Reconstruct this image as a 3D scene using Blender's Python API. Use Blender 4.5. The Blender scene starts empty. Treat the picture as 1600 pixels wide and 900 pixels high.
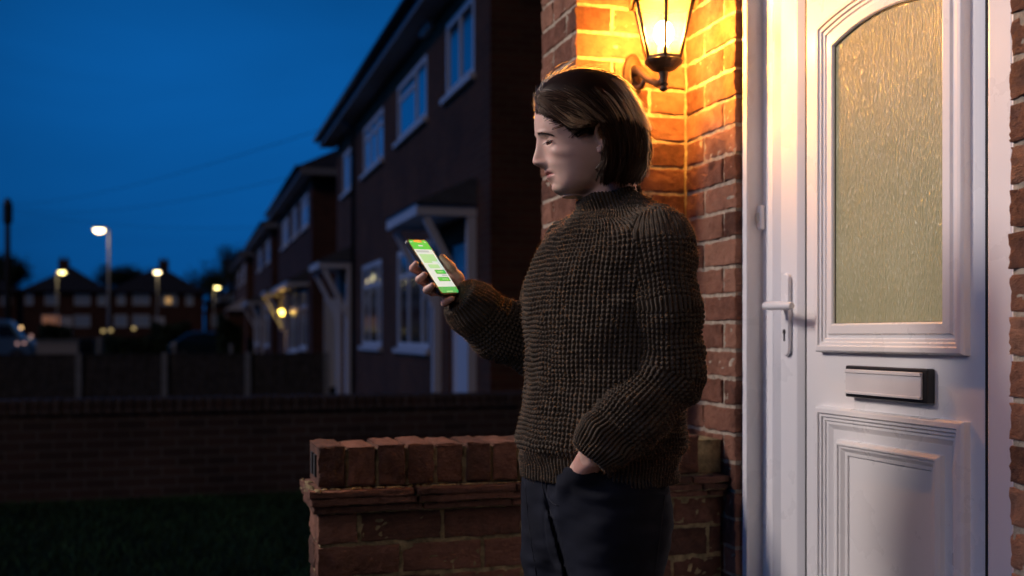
import bpy, math, random
import numpy as np
from mathutils import Vector, Matrix
random.seed(7)
RNG = np.random.default_rng(7)
PI = math.pi
scene = bpy.context.scene
COL = scene.collection

# ------------------------------------------------------------------ camera frame helpers (layout only)
TH = math.atan(505/1700)
FX, FY = math.sin(TH), math.cos(TH)          # forward
RX, RY = math.cos(TH), -math.sin(TH)         # image right
EYE = 1.15
FPX = 1700.0
def W(r, f, z): return (r*RX+f*FX, r*RY+f*FY, z)
def fig(x, y, t): return np.array(((x-800)*t/FPX, t, EYE-(y-525)*t/FPX))
def to_world(P):
    P = np.asarray(P, float)
    return np.stack((P[:,0]*RX+P[:,1]*FX, P[:,0]*RY+P[:,1]*FY, P[:,2]), 1)
def at(x, y, t): return tuple(to_world(fig(x, y, t)[None])[0])
def y_on(px, X):                              # Y where the column px meets the plane X
    u = (px-800)/FPX
    return X*(FY+u*RY)/(FX+u*RX)
def z_on(px, py, X):
    u = (px-800)/FPX
    t = X/(FX+u*RX)
    return EYE-(py-525)/FPX*t
def x_at(px, Y):
    u = (px-800)/FPX
    return Y*(FX+u*RX)/(FY+u*RY)
def t_at(px, Y):
    u = (px-800)/FPX
    return Y/(FY+u*RY)

# ------------------------------------------------------------------ materials
def new_mat(name):
    m = bpy.data.materials.new(name); m.use_nodes = True
    nt = m.node_tree
    return m, nt, nt.nodes['Principled BSDF'], nt.nodes, nt.links
def node(nt, kind, **kw):
    n = nt.nodes.new(kind)
    for k, v in kw.items():
        if k in n.inputs: n.inputs[k].default_value = v
        else: setattr(n, k, v)
    return n
def ramp(nt, fac, stops):
    r = nt.nodes.new('ShaderNodeValToRGB')
    els = r.color_ramp.elements
    while len(els) < len(stops): els.new(0.5)
    for e, (p, c) in zip(els, stops):
        e.position = p; e.color = (*c, 1) if len(c) == 3 else c
    nt.links.new(fac, r.inputs[0]); return r
def simple(name, col, rough=0.5, spec=0.5, metal=0.0, noise=0.0, scale=20, bump=0.0, bscale=200, vary=None):
    m, nt, b, N, L = new_mat(name)
    b.inputs['Base Color'].default_value = (*col, 1)
    b.inputs['Roughness'].default_value = rough
    b.inputs['Metallic'].default_value = metal
    b.inputs['Specular IOR Level'].default_value = spec
    tc = N.new('ShaderNodeTexCoord')
    if noise:
        n = node(nt, 'ShaderNodeTexNoise', Scale=scale, Detail=5.0)
        L.new(tc.outputs['Object'], n.inputs['Vector'])
        lo = tuple(c*(1-noise) for c in col); hi = tuple(min(1, c*(1+noise)) for c in col)
        r = ramp(nt, n.outputs['Fac'], [(0.3, lo), (0.7, hi)])
        L.new(r.outputs[0], b.inputs['Base Color'])
        rr = node(nt, 'ShaderNodeMapRange'); rr.inputs[3].default_value = rough-0.08; rr.inputs[4].default_value = min(1, rough+0.1)
        L.new(n.outputs['Fac'], rr.inputs[0]); L.new(rr.outputs[0], b.inputs['Roughness'])
    if bump:
        n2 = node(nt, 'ShaderNodeTexNoise', Scale=bscale, Detail=4.0)
        L.new(tc.outputs['Object'], n2.inputs['Vector'])
        bp = node(nt, 'ShaderNodeBump', Strength=bump, Distance=0.004)
        L.new(n2.outputs['Fac'], bp.inputs['Height']); L.new(bp.outputs[0], b.inputs['Normal'])
    return m
def emit(name, col, s):
    m, nt, b, N, L = new_mat(name)
    b.inputs['Base Color'].default_value = (0.02, 0.02, 0.02, 1)
    b.inputs['Emission Color'].default_value = (*col, 1)
    b.inputs['Emission Strength'].default_value = s; b.inputs['Specular IOR Level'].default_value = 0.05
    return m
def brick_far(name, c1, c2, mortar, scale=1.0, bump=0.4):
    m, nt, b, N, L = new_mat(name)
    tc = N.new('ShaderNodeTexCoord'); sp = N.new('ShaderNodeSeparateXYZ'); cb = N.new('ShaderNodeCombineXYZ')
    L.new(tc.outputs['Object'], sp.inputs[0])
    ad = node(nt, 'ShaderNodeMath', operation='ADD'); L.new(sp.outputs[0], ad.inputs[0]); L.new(sp.outputs[1], ad.inputs[1])
    L.new(ad.outputs[0], cb.inputs[0]); L.new(sp.outputs[2], cb.inputs[1])
    br = N.new('ShaderNodeTexBrick')
    br.inputs['Scale'].default_value = 1.0
    br.inputs['Brick Width'].default_value = 0.225*scale; br.inputs['Row Height'].default_value = 0.075*scale
    br.inputs['Mortar Size'].default_value = 0.006*scale; br.inputs['Mortar Smooth'].default_value = 0.3
    br.inputs['Color1'].default_value = (*c1, 1); br.inputs['Color2'].default_value = (*c2, 1); br.inputs['Mortar'].default_value = (*mortar, 1)
    L.new(cb.outputs[0], br.inputs['Vector'])
    n = node(nt, 'ShaderNodeTexNoise', Scale=1.3, Detail=6.0); L.new(tc.outputs['Object'], n.inputs['Vector'])
    mx = node(nt, 'ShaderNodeMix', data_type='RGBA', blend_type='MULTIPLY'); mx.inputs[0].default_value = 0.8
    r = ramp(nt, n.outputs['Fac'], [(0.3, (0.6, 0.58, 0.56)), (0.7, (1.15, 1.12, 1.1))])
    L.new(br.outputs['Color'], mx.inputs[6]); L.new(r.outputs[0], mx.inputs[7]); L.new(mx.outputs[2], b.inputs['Base Color'])
    b.inputs['Roughness'].default_value = 0.9
    n3 = node(nt, 'ShaderNodeTexNoise', Scale=90.0, Detail=4.0); L.new(tc.outputs['Object'], n3.inputs['Vector'])
    a2 = node(nt, 'ShaderNodeMath', operation='MULTIPLY_ADD'); a2.inputs[1].default_value = -1.0
    L.new(br.outputs['Fac'], a2.inputs[0]); L.new(n3.outputs['Fac'], a2.inputs[2])
    bp = node(nt, 'ShaderNodeBump', Strength=bump, Distance=0.008); L.new(a2.outputs[0], bp.inputs['Height']); L.new(bp.outputs[0], b.inputs['Normal'])
    return m
def brick_near(name, dark, mid, light):
    """real bricks: per-brick tint attribute picks the clay colour, noise mottles and roughens it"""
    m, nt, b, N, L = new_mat(name)
    tc = N.new('ShaderNodeTexCoord')
    at_ = N.new('ShaderNodeAttribute'); at_.attribute_name = 'tint'
    n = node(nt, 'ShaderNodeTexNoise', Scale=38.0, Detail=8.0, Roughness=0.65); L.new(tc.outputs['Object'], n.inputs['Vector'])
    a = node(nt, 'ShaderNodeMath', operation='MULTIPLY_ADD'); a.inputs[1].default_value = 0.55
    a.inputs[2].default_value = 0.0
    L.new(at_.outputs['Fac'], a.inputs[0])
    a2 = node(nt, 'ShaderNodeMath', operation='MULTIPLY_ADD'); a2.inputs[1].default_value = 0.6
    L.new(n.outputs['Fac'], a2.inputs[0]); L.new(a.outputs[0], a2.inputs[2])
    r = ramp(nt, a2.outputs[0], [(0.15, dark), (0.5, mid), (0.9, light)])
    # sooty smears
    n4 = node(nt, 'ShaderNodeTexNoise', Scale=9.0, Detail=5.0); L.new(tc.outputs['Object'], n4.inputs['Vector'])
    r4 = ramp(nt, n4.outputs['Fac'], [(0.34, (0.5, 0.47, 0.45)), (0.52, (1, 1, 1))])
    mx = node(nt, 'ShaderNodeMix', data_type='RGBA', blend_type='MULTIPLY'); mx.inputs[0].default_value = 0.75
    L.new(r.outputs[0], mx.inputs[6]); L.new(r4.outputs[0], mx.inputs[7]); L.new(mx.outputs[2], b.inputs['Base Color'])
    b.inputs['Roughness'].default_value = 0.88; b.inputs['Specular IOR Level'].default_value = 0.3
    mp = N.new('ShaderNodeMapping'); mp.inputs['Scale'].default_value = (60, 60, 170); L.new(tc.outputs['Object'], mp.inputs[0])
    n2 = node(nt, 'ShaderNodeTexNoise', Scale=1.0, Detail=7.0, Roughness=0.7, Distortion=1.5); L.new(mp.outputs[0], n2.inputs['Vector'])
    v = node(nt, 'ShaderNodeTexVoronoi', Scale=95.0); L.new(tc.outputs['Object'], v.inputs['Vector'])
    a3 = node(nt, 'ShaderNodeMath', operation='MULTIPLY_ADD'); a3.inputs[1].default_value = 0.35
    L.new(v.outputs['Distance'], a3.inputs[0]); L.new(n2.outputs['Fac'], a3.inputs[2])
    bp = node(nt, 'ShaderNodeBump', Strength=1.0, Distance=0.010); L.new(a3.outputs[0], bp.inputs['Height']); L.new(bp.outputs[0], b.inputs['Normal'])
    return m

M = {}
M['brick'] = brick_near('house_brick', (0.075, 0.034, 0.024), (0.235, 0.10, 0.064), (0.40, 0.20, 0.13))
M['brick_old'] = brick_near('weathered_brick', (0.055, 0.032, 0.024), (0.165, 0.075, 0.050), (0.31, 0.15, 0.10))
M['mortar'] = simple('mortar', (0.36, 0.30, 0.23), 0.95, 0.2, noise=0.35, scale=60, bump=0.7, bscale=240)
M['mortar_old'] = simple('old_mortar', (0.25, 0.20, 0.11), 0.95, 0.2, noise=0.5, scale=45, bump=0.8, bscale=200)
M['brick_wall'] = brick_far('red_brickwork', (0.17, 0.055, 0.022), (0.11, 0.038, 0.016), (0.15, 0.10, 0.05))
M['brick_dark'] = brick_far('dark_brickwork', (0.13, 0.042, 0.024), (0.085, 0.03, 0.018), (0.10, 0.065, 0.04))
M['brick_garden'] = brick_far('garden_brickwork', (0.135, 0.075, 0.055), (0.085, 0.052, 0.04), (0.24, 0.20, 0.16), bump=0.9)
M['pvc'] = simple('white_pvc', (0.80, 0.79, 0.80), 0.28, 0.5, noise=0.008, scale=9, bump=0.015, bscale=40)
M['pvc_far'] = simple('white_window_frame', (0.80, 0.80, 0.82), 0.4, 0.4)
M['gasket'] = simple('black_gasket', (0.02, 0.02, 0.02), 0.6)
M['black_plastic'] = simple('black_plastic', (0.015, 0.015, 0.016), 0.35)
M['roof'] = simple('roof_tiles', (0.035, 0.03, 0.03), 0.85, 0.3, noise=0.3, scale=6, bump=0.6, bscale=20)
M['lead'] = simple('lead_sheet', (0.10, 0.105, 0.115), 0.55, 0.5, noise=0.2, scale=9)
M['fascia'] = simple('painted_fascia', (0.30, 0.30, 0.32), 0.5, noise=0.1)
M['gutter'] = simple('black_gutter', (0.02, 0.02, 0.022), 0.4)
M['concrete'] = simple('concrete_post', (0.34, 0.34, 0.33), 0.9, 0.2, noise=0.2, scale=12, bump=0.4)
M['fence'] = simple('fence_boards', (0.085, 0.074, 0.066), 0.9, 0.2, noise=0.35, scale=8, bump=0.5, bscale=60)
M['pole_wood'] = simple('creosoted_pole', (0.03, 0.024, 0.02), 0.9, noise=0.3)
M['steel'] = simple('galvanised_steel', (0.20, 0.20, 0.20), 0.5, 0.5, metal=0.3, noise=0.15)
M['asphalt'] = simple('asphalt', (0.045, 0.045, 0.047), 0.9, 0.3, noise=0.25, scale=3, bump=0.4, bscale=90)
M['paving'] = simple('paving_slab', (0.19, 0.18, 0.17), 0.9, 0.3, noise=0.2, scale=4, bump=0.4)
M['earth'] = simple('earth', (0.03, 0.034, 0.02), 0.95, 0.1, noise=0.4, scale=2, bump=0.5)
M['lawn'] = simple('lawn_soil', (0.02, 0.034, 0.012), 0.95, 0.1, noise=0.5, scale=3, bump=0.6)
M['grass'] = simple('grass_blades', (0.05, 0.105, 0.03), 0.7, 0.2, noise=0.5, scale=2)
M['leaf'] = simple('dark_leaves', (0.04, 0.055, 0.02), 0.7, 0.2, noise=0.5, scale=3)
M['bark'] = simple('bark', (0.05, 0.038, 0.03), 0.95, 0.1, noise=0.3)
M['render'] = simple('pale_render', (0.5, 0.46, 0.42), 0.9, noise=0.1)
M['car_dark'] = simple('dark_car_paint', (0.012, 0.022, 0.026), 0.22, 0.6)
M['car_blue'] = simple('blue_van_paint', (0.10, 0.2, 0.34), 0.3, 0.5)
M['rubber'] = simple('rubber', (0.015, 0.015, 0.015), 0.8)
M['alloy'] = simple('wheel_alloy', (0.35, 0.35, 0.36), 0.35, metal=0.7)
M['iron'] = simple('bronzed_cast_metal', (0.055, 0.032, 0.018), 0.42, 0.5, metal=0.35, noise=0.3, scale=60, bump=0.3, bscale=300)
M['anodised'] = simple('anodised_letter_flap', (0.70, 0.68, 0.70), 0.42, 0.5, metal=0.05, noise=0.03)
def glass_mat(name, base, fac_lo, fac_hi, rough=0.03):
    m, nt, b, N, L = new_mat(name)
    out = N['Material Output']
    b.inputs['Base Color'].default_value = (*base, 1); b.inputs['Roughness'].default_value = 0.4
    gl = node(nt, 'ShaderNodeBsdfGlossy', Roughness=rough); gl.inputs[0].default_value = (0.85, 0.95, 1.0, 1)
    lw = node(nt, 'ShaderNodeLayerWeight', Blend=0.6)
    mr = N.new('ShaderNodeMapRange'); mr.inputs[3].default_value = fac_lo; mr.inputs[4].default_value = fac_hi
    L.new(lw.outputs['Facing'], mr.inputs[0])
    tc = N.new('ShaderNodeTexCoord'); n = node(nt, 'ShaderNodeTexNoise', Scale=1.1, Detail=1.0); L.new(tc.outputs['Object'], n.inputs['Vector'])
    bp = node(nt, 'ShaderNodeBump', Strength=0.05, Distance=0.05); L.new(n.outputs['Fac'], bp.inputs['Height']); L.new(bp.outputs[0], gl.inputs['Normal'])
    mx = N.new('ShaderNodeMixShader'); L.new(mr.outputs[0], mx.inputs[0]); L.new(b.outputs[0], mx.inputs[1]); L.new(gl.outputs[0], mx.inputs[2])
    L.new(mx.outputs[0], out.inputs[0]); return m
M['glass_dark'] = glass_mat('window_glass', (0.012, 0.014, 0.018), 0.15, 1.0, 0.09)
M['car_glass'] = glass_mat('car_glass', (0.01, 0.012, 0.015), 0.15, 0.6)
M['glass_lit'] = emit('curtained_lit_window', (1.0, 0.42, 0.25), 0.16)
M['glass_lit2'] = emit('small_lit_window', (1.0, 0.55, 0.2), 0.5)
M['head_lamp'] = emit('street_lamp_glow', (1.0, 0.78, 0.42), 9.0)
M['head_lamp2'] = emit('street_lamp_glow_yellow', (1.0, 0.80, 0.28), 8.0)
M['small_lamp'] = emit('small_warm_lamp', (1.0, 0.6, 0.25), 2.0)
M['porch_globe'] = emit('porch_lamp_globe', (1.0, 0.66, 0.10), 14.0)

# ------------------------------------------------------------------ mesh builder
class MB:
    def __init__(s): s.v = []; s.f = []; s.m = []; s.cur = 0; s.t = []; s.tint = 0.5; s.sm = []; s.smooth = False
    def add(s, vs, fs):
        o = len(s.v); s.v.extend([tuple(map(float, p)) for p in vs])
        for f in fs:
            s.f.append(tuple(i+o for i in f)); s.m.append(s.cur); s.t.append(s.tint); s.sm.append(s.smooth)
    def box(s, x0, x1, y0, y1, z0, z1):
        if x0 > x1: x0, x1 = x1, x0
        if y0 > y1: y0, y1 = y1, y0
        if z0 > z1: z0, z1 = z1, z0
        s.add([(x0,y0,z0),(x1,y0,z0),(x1,y1,z0),(x0,y1,z0),(x0,y0,z1),(x1,y0,z1),(x1,y1,z1),(x0,y1,z1)],
              [(0,3,2,1),(4,5,6,7),(0,1,5,4),(1,2,6,5),(2,3,7,6),(3,0,4,7)])
    def bar(s, a, b, w, h=None, up=(0,0,1)):
        a = Vector(a); b = Vector(b); d = (b-a).normalized(); u = Vector(up)
        if abs(d.dot(u)) > 0.95: u = Vector((1,0,0))
        sx = d.cross(u).normalized(); sy = sx.cross(d).normalized(); h = h or w
        vs = []
        for p in (a, b):
            for i, j in ((-1,-1),(1,-1),(1,1),(-1,1)): vs.append(p+sx*(i*w/2)+sy*(j*h/2))
        s.add(vs, [(0,1,2,3),(7,6,5,4),(0,4,5,1),(1,5,6,2),(2,6,7,3),(3,7,4,0)])
    def tube(s, pts, rad, n=8, caps=True):
        pts = [Vector(p) for p in pts]; rad = rad if hasattr(rad, '__len__') else [rad]*len(pts)
        vs = []; prev = None
        for i, p in enumerate(pts):
            d = (pts[min(i+1, len(pts)-1)]-pts[max(i-1, 0)]).normalized()
            if prev is None:
                u = Vector((0,0,1)) if abs(d.z) < 0.9 else Vector((1,0,0))
                sx = d.cross(u).normalized()
            else: sx = (prev-d*prev.dot(d)).normalized()
            prev = sx; sy = d.cross(sx)
            for k in range(n):
                a = 2*PI*k/n; vs.append(p+(sx*math.cos(a)+sy*math.sin(a))*rad[i])
        fs = [(i*n+k, i*n+(k+1)%n, (i+1)*n+(k+1)%n, (i+1)*n+k) for i in range(len(pts)-1) for k in range(n)]
        if caps: fs += [tuple(range(n))[::-1], tuple((len(pts)-1)*n+k for k in range(n))]
        old = s.smooth; s.smooth = True; s.add(vs, fs); s.smooth = old
    def lathe(s, c, prof, n=16, caps=True, ang=0.0):
        vs = []; c = Vector(c)
        for r, z in prof:
            for k in range(n):
                a = ang+2*PI*k/n; vs.append((c.x+r*math.cos(a), c.y+r*math.sin(a), c.z+z))
        fs = [(i*n+k, i*n+(k+1)%n, (i+1)*n+(k+1)%n, (i+1)*n+k) for i in range(len(prof)-1) for k in range(n)]
        if caps: fs += [tuple(range(n))[::-1], tuple((len(prof)-1)*n+k for k in range(n))]
        s.add(vs, fs)
    def prism(s, poly, ax, lo, hi):
        """polygon in the two other axes, extruded along axis ax"""
        o = [i for i in range(3) if i != ax]; vs = []
        for e in (lo, hi):
            for p in poly:
                q = [0,0,0]; q[ax] = e; q[o[0]] = p[0]; q[o[1]] = p[1]; vs.append(tuple(q))
        n = len(poly)
        s.add(vs, [tuple(range(n)), tuple(range(2*n-1, n-1, -1))]+[(i, n+i, n+(i+1)%n, (i+1)%n) for i in range(n)])
    def wall_x(s, X, y0, y1, z0, z1, ops, depth=0.09):
        ys = sorted({y0, y1, *[o[0] for o in ops], *[o[1] for o in ops]}); zs = sorted({z0, z1, *[o[2] for o in ops], *[o[3] for o in ops]})
        for a, b in zip(ys, ys[1:]):
            for c, d in zip(zs, zs[1:]):
                if any(o[0]-1e-6 <= a and b <= o[1]+1e-6 and o[2]-1e-6 <= c and d <= o[3]+1e-6 for o in ops): continue
                s.add([(X,a,c),(X,b,c),(X,b,d),(X,a,d)], [(3,2,1,0)])
        for a, b, c, d in ops:
            e = X+depth
            s.add([(X,a,c),(X,b,c),(X,b,d),(X,a,d),(e,a,c),(e,b,c),(e,b,d),(e,a,d)], [(0,1,5,4),(1,2,6,5),(2,3,7,6),(3,0,4,7)])
    def build(s, name, mat, parent=None, org=None, bevel=0.0, seg=2, smooth_all=False, recalc=False):
        mats = mat if isinstance(mat, (list, tuple)) else [mat]
        off = Vector(org) if org is not None else (ROOT_ORG.get(parent.name, Vector((0,0,0))) if parent else Vector((0,0,0)))
        me = bpy.data.meshes.new(name)
        V = np.array(s.v, float).reshape(-1, 3)-np.array(off)
        me.from_pydata([tuple(p) for p in V], [], s.f)
        for mm in mats: me.materials.append(mm)
        me.polygons.foreach_set('material_index', s.m)
        me.polygons.foreach_set('use_smooth', [True]*len(s.f) if smooth_all else s.sm)
        if len(set(s.t)) > 1:
            a = me.attributes.new('tint', 'FLOAT', 'FACE'); a.data.foreach_set('value', s.t)
        if recalc:
            import bmesh
            bm = bmesh.new(); bm.from_mesh(me); bmesh.ops.recalc_face_normals(bm, faces=bm.faces); bm.to_mesh(me); bm.free()
        me.update()
        o = bpy.data.objects.new(name, me); COL.objects.link(o)
        ROOT_ORG[o.name] = off
        if parent: o.parent = parent
        else: o.location = off
        if bevel:
            b = o.modifiers.new('bevel', 'BEVEL'); b.width = bevel; b.segments = seg; b.limit_method = 'ANGLE'; b.angle_limit = 0.6
        return o
ROOT_ORG = {}
def tag(o, label=None, cat=None, group=None, kind=None):
    if label: o['label'] = label
    if cat: o['category'] = cat
    if group: o['group'] = group
    if kind: o['kind'] = kind
    return o
def thing(name, loc, label, cat, group=None):
    o = bpy.data.objects.new(name, None); COL.objects.link(o); o.location = loc; o.empty_display_size = 0.2
    ROOT_ORG[o.name] = Vector(loc)
    return tag(o, label, cat, group)
def raw_mesh(name, V, F, mats, parent=None, org=None, smooth=True, attrs=None, mi=None):
    """numpy mesh; F is (n,3) or (n,4)"""
    off = Vector(org) if org is not None else (ROOT_ORG.get(parent.name, Vector((0,0,0))) if parent else Vector((0,0,0)))
    me = bpy.data.meshes.new(name); V = np.asarray(V, np.float32)-np.array(off, np.float32)
    k = F.shape[1]; n = len(F)
    me.vertices.add(len(V)); me.vertices.foreach_set('co', V.ravel())
    me.loops.add(n*k); me.loops.foreach_set('vertex_index', F.ravel().astype(np.int32))
    me.polygons.add(n); me.polygons.foreach_set('loop_start', np.arange(0, n*k, k, dtype=np.int32))
    me.update(calc_edges=True)
    if smooth: me.polygons.foreach_set('use_smooth', np.ones(n, bool))
    for m_ in mats: me.materials.append(m_)
    if mi is not None: me.polygons.foreach_set('material_index', mi.astype(np.int32))
    for nm, (ty, arr) in (attrs or {}).items():
        a = me.attributes.new(nm, ty, 'POINT')
        a.data.foreach_set('vector' if ty.startswith('FLOAT_V') or ty == 'FLOAT2' else 'value', np.asarray(arr, np.float32).ravel())
    me.validate(); me.update()
    o = bpy.data.objects.new(name, me); COL.objects.link(o); ROOT_ORG[o.name] = off
    if parent: o.parent = parent
    else: o.location = off
    return o

# ------------------------------------------------------------------ numpy noise
def _hash(i, j, k, seed):
    h = (i*374761393+j*668265263+k*2147483647+seed*974634777) & 0xffffffff
    h = ((h ^ (h >> 13))*1274126177) & 0xffffffff
    return ((h ^ (h >> 16)) & 0xffff)/65535.0
def vnoise(P, scale, seed=0):
    Q = np.asarray(P, float)*scale+1000.0
    I = np.floor(Q).astype(np.int64); f = Q-I; f = f*f*(3-2*f)
    out = 0
    for a in (0, 1):
        for b in (0, 1):
            for c in (0, 1):
                w = (f[:,0] if a else 1-f[:,0])*(f[:,1] if b else 1-f[:,1])*(f[:,2] if c else 1-f[:,2])
                out = out+w*_hash(I[:,0]+a, I[:,1]+b, I[:,2]+c, seed)
    return out
# ------------------------------------------------------------------ our house: real bricks
XF, YR, YC, XA, YE, YN = 1.285, 2.407, 2.678, 0.970, 2.975, 1.473
def brick_face(mb, o, u, n, ulen, h, nu=11, nv=5, depth=0.03, rough=0.0035):
    """one brick: displaced rounded front face (origin o at lower-left of the face) and its four sides"""
    o = np.array(o); u = np.array(u); n = np.array(n); up = np.array((0,0,1.0))
    nu = max(6, int(ulen/0.011)+2); nv = max(5, int(h/0.009)+2)
    ax_ = np.r_[0, 0.0016/ulen, np.linspace(0.005/ulen, 1-0.005/ulen, nu), 1-0.0016/ulen, 1]; ay_ = np.r_[0, min(0.0016/h, .1), np.linspace(min(0.005/h, .2), 1-min(0.005/h, .2), nv), 1-min(0.0016/h, .1), 1]
    nu += 4; nv += 4
    A, B = np.meshgrid(ax_, ay_)
    A = A.ravel(); B = B.ravel()
    P = o+A[:,None]*ulen*u+B[:,None]*h*up
    seed = random.randint(0, 9999)
    d = (vnoise(P, 55, seed)-0.5)*1.4*rough+(vnoise(P, 130, seed+1)-0.5)*rough
    Pg = P*np.array((1, 1, 2.2)); d = d-rough*1.1*np.clip(1-np.abs(vnoise(Pg, 48, seed+5)-0.5)*9, 0, 1)   # dragged rustic grooves
    ed = np.minimum(np.minimum(A, 1-A)*ulen, np.minimum(B, 1-B)*h)
    d = d-0.0020*np.exp(-ed/0.0010)
    jit = (vnoise(P, 60, seed+2)-0.5)*0.005; jit2 = (vnoise(P, 60, seed+3)-0.5)*0.005
    P = P+d[:,None]*n+np.where(ed < 1e-6, jit, 0)[:,None]*u+np.where(ed < 1e-6, jit2, 0)[:,None]*up
    idx = np.arange(nu*nv).reshape(nv, nu)
    flip = np.dot(np.cross(u, up), n) < 0
    fs = []
    for j in range(nv-1):
        for i in range(nu-1):
            q = (idx[j,i], idx[j,i+1], idx[j+1,i+1], idx[j+1,i]); fs.append(q[::-1] if flip else q)
    loop = list(idx[0,:])+list(idx[1:,-1])+list(idx[-1,-2::-1])+list(idx[-2:0:-1,0])
    rim = [P[i] for i in loop]; r0 = nu*nv; back = [P[i]-n*depth for i in loop]; b0 = r0+len(loop)
    for k in range(len(loop)):
        k2 = (k+1)%len(loop); q = (r0+k, b0+k, b0+k2, r0+k2); fs.append(q[::-1] if flip else q)
    mb.smooth = True; mb.add(list(P)+rim+back, fs); mb.smooth = False
def brick_run(mb, o, u, n, length, z0, z1, course=0.0695, L=0.205, gap=0.010, par=0, first=None, depth=0.03, rough=0.0035):
    h = course-gap; rows = int((z1-z0)/course+0.5)
    for r in range(rows):
        z = z0+r*course+gap*0.5
        x = 0.0; k = 0
        ln = (L if (r+par)%2 == 0 else (L-gap)/2)
        while x < length-0.012:
            e = min(ln, length-x)
            if length-x-e < 0.03: e = length-x
            mb.tint = random.random(); mb.cur = 0
            off = random.uniform(-0.002, 0.002)
            brick_face(mb, np.array(o)+np.array(u)*x+np.array((0,0,z))+np.array(n)*off, u, n, e, h, depth=depth, rough=rough)
            x += e+gap; ln = L; k += 1
hs = thing('brick_house', (2.5, 1.5, 0), 'red brick house on the right with a white front door and a brick pier', 'house')
mb = MB()
Z0, Z1 = 0.42, 2.63
# face beside the door (faces the street) and its thin return at the opening
brick_run(mb, (XF, YC, 0), (0,-1,0), (-1,0,0), YC-YR, Z0, Z1, par=0)
# the wall on the near side of the door
brick_run(mb, (XF, YN, 0), (0,-1,0), (-1,0,0), 0.74, Z0, Z1, par=1, L=0.215)
mb.cur = 1; mb.tint = 0.5
mb.box(XF+0.005, 1.43, YR+0.004, YC+0.2, Z0, Z1)
mb.box(XF+0.005, 1.43, 0.75, YN-0.004, Z0, Z1)
mb.build('wall', [M['brick'], M['mortar']], hs)
# projecting brick pier carrying the lantern
mb = MB()
brick_run(mb, (XA, YC, 0), (1,0,0), (0,-1,0), XF-XA-0.004, Z0, Z1, par=1)
brick_run(mb, (XA, YE, 0), (0,-1,0), (-1,0,0), YE-YC-0.014, Z0, Z1, par=0)
mb.cur = 1; mb.tint = 0.5
mb.box(XA+0.005, XF+0.03, YC+0.005, YE-0.003, Z0, Z1)
mb.build('pier', [M['brick'], M['mortar']], hs)
# the plain rest of the house
mb = MB()
mb.box(1.45, 8, -3, 3.4, -0.1, 5.2)
mb.box(XF+0.004, 1.45, -3, 0.748, -0.1, 2.63)
mb.box(XF, 1.45, -3, 3.4, 2.632, 5.2)
mb.box(XA+0.002, 1.45, YC+0.002, YE, 2.632, 5.2)
mb.box(XF+0.003, 1.45, YR+0.002, 3.4, -0.1, Z0-0.002)
mb.box(XF+0.003, 1.45, 0.75, YN-0.002, -0.1, Z0-0.002)
mb.box(XA+0.003, XF, YC+0.003, YE-0.002, -0.1, Z0-0.002)
mb.build('wall', M['brick_wall'], hs)
mb = MB()
mb.prism([(0.9, 5.2), (8.4, 5.2), (4.6, 7.6)], 1, -3.2, 3.6)
mb.build('roof', M['roof'], hs)

# ---- the door set
fr = MB()
ZT = 2.22
def bar_y(mb, X0, X1, ya, yb, za, zb): mb.box(X0, X1, ya, yb, za, zb)
# reveal trim, outer frame with a stepped face
Yf0, Yf1 = YN+0.002, YR-0.002
fr.box(1.309, 1.43, YR-0.016, YR-0.001, 0.17, ZT)         # reveal lining far side
fr.box(1.305, 1.312, YR-0.024, YR-0.001, 0.17, ZT)
fr.box(1.352, 1.43, 2.338, YR-0.0165, 0.17, ZT)
fr.prism([(1.352, 2.338), (1.364, 2.318), (1.43, 2.318), (1.43, 2.338)], 2, 0.17, ZT)
fr.box(1.309, 1.43, Yf0, Yf0+0.015, 0.17, ZT)
fr.box(1.352, 1.43, Yf0+0.0155, Yf0+0.07, 0.17, ZT)
fr.box(1.352, 1.43, 1.545, 2.335, ZT-0.075, ZT)
fr.box(1.345, 1.43, 1.545, 2.335, 0.17, 0.20)
frame = fr.build('door_frame', M['pvc'], hs, bevel=0.003)
dr = MB()
XS, XP = 1.357, 1.369
# sash stiles/rails round the panel
dr.prism([(XS, 2.312), (XS, 2.240), (XS+0.014, 2.222), (1.42, 2.222), (1.42, 2.312)], 2, 0.205, ZT-0.08)
dr.prism([(XS, 1.55), (XS, 1.606), (XS+0.014, 1.624), (1.42, 1.624), (1.42, 1.55)], 2, 0.205, ZT-0.08)
dr.box(XS, 1.42, 1.607, 2.239, 0.205, 0.28); dr.box(XS, 1.42, 1.607, 2.239, ZT-0.16, ZT-0.081)
dr.box(XP, 1.41, 1.628, 2.2185, 0.282, ZT-0.162)
door = dr.build('door', M['pvc'], hs, bevel=0.0025)
g = MB()
g.box(1.362, 1.41, 2.3125, 2.3175, 0.2, ZT-0.08)
g.box(1.368, 1.41, 2.2188, 2.2218, 0.28, ZT-0.16)
g.box(1.368, 1.41, 1.6245, 1.6275, 0.28, ZT-0.16)
g.build('gasket', M['gasket'], door)
def outline(y0, y1, z0, z1, rise, ins, n=16):
    """closed loop in the door plane: bottom corners and a shallow arched head, inset by ins"""
    y0 += ins; y1 -= ins; z0 += ins; z1 -= ins
    pts = [(y1, z0), (y0, z0)]
    for k in range(n+1):
        q = k/n; y = y0+(y1-y0)*q; pts.append((y, z1+rise*(1-(2*q-1)**2)))
    return pts
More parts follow.
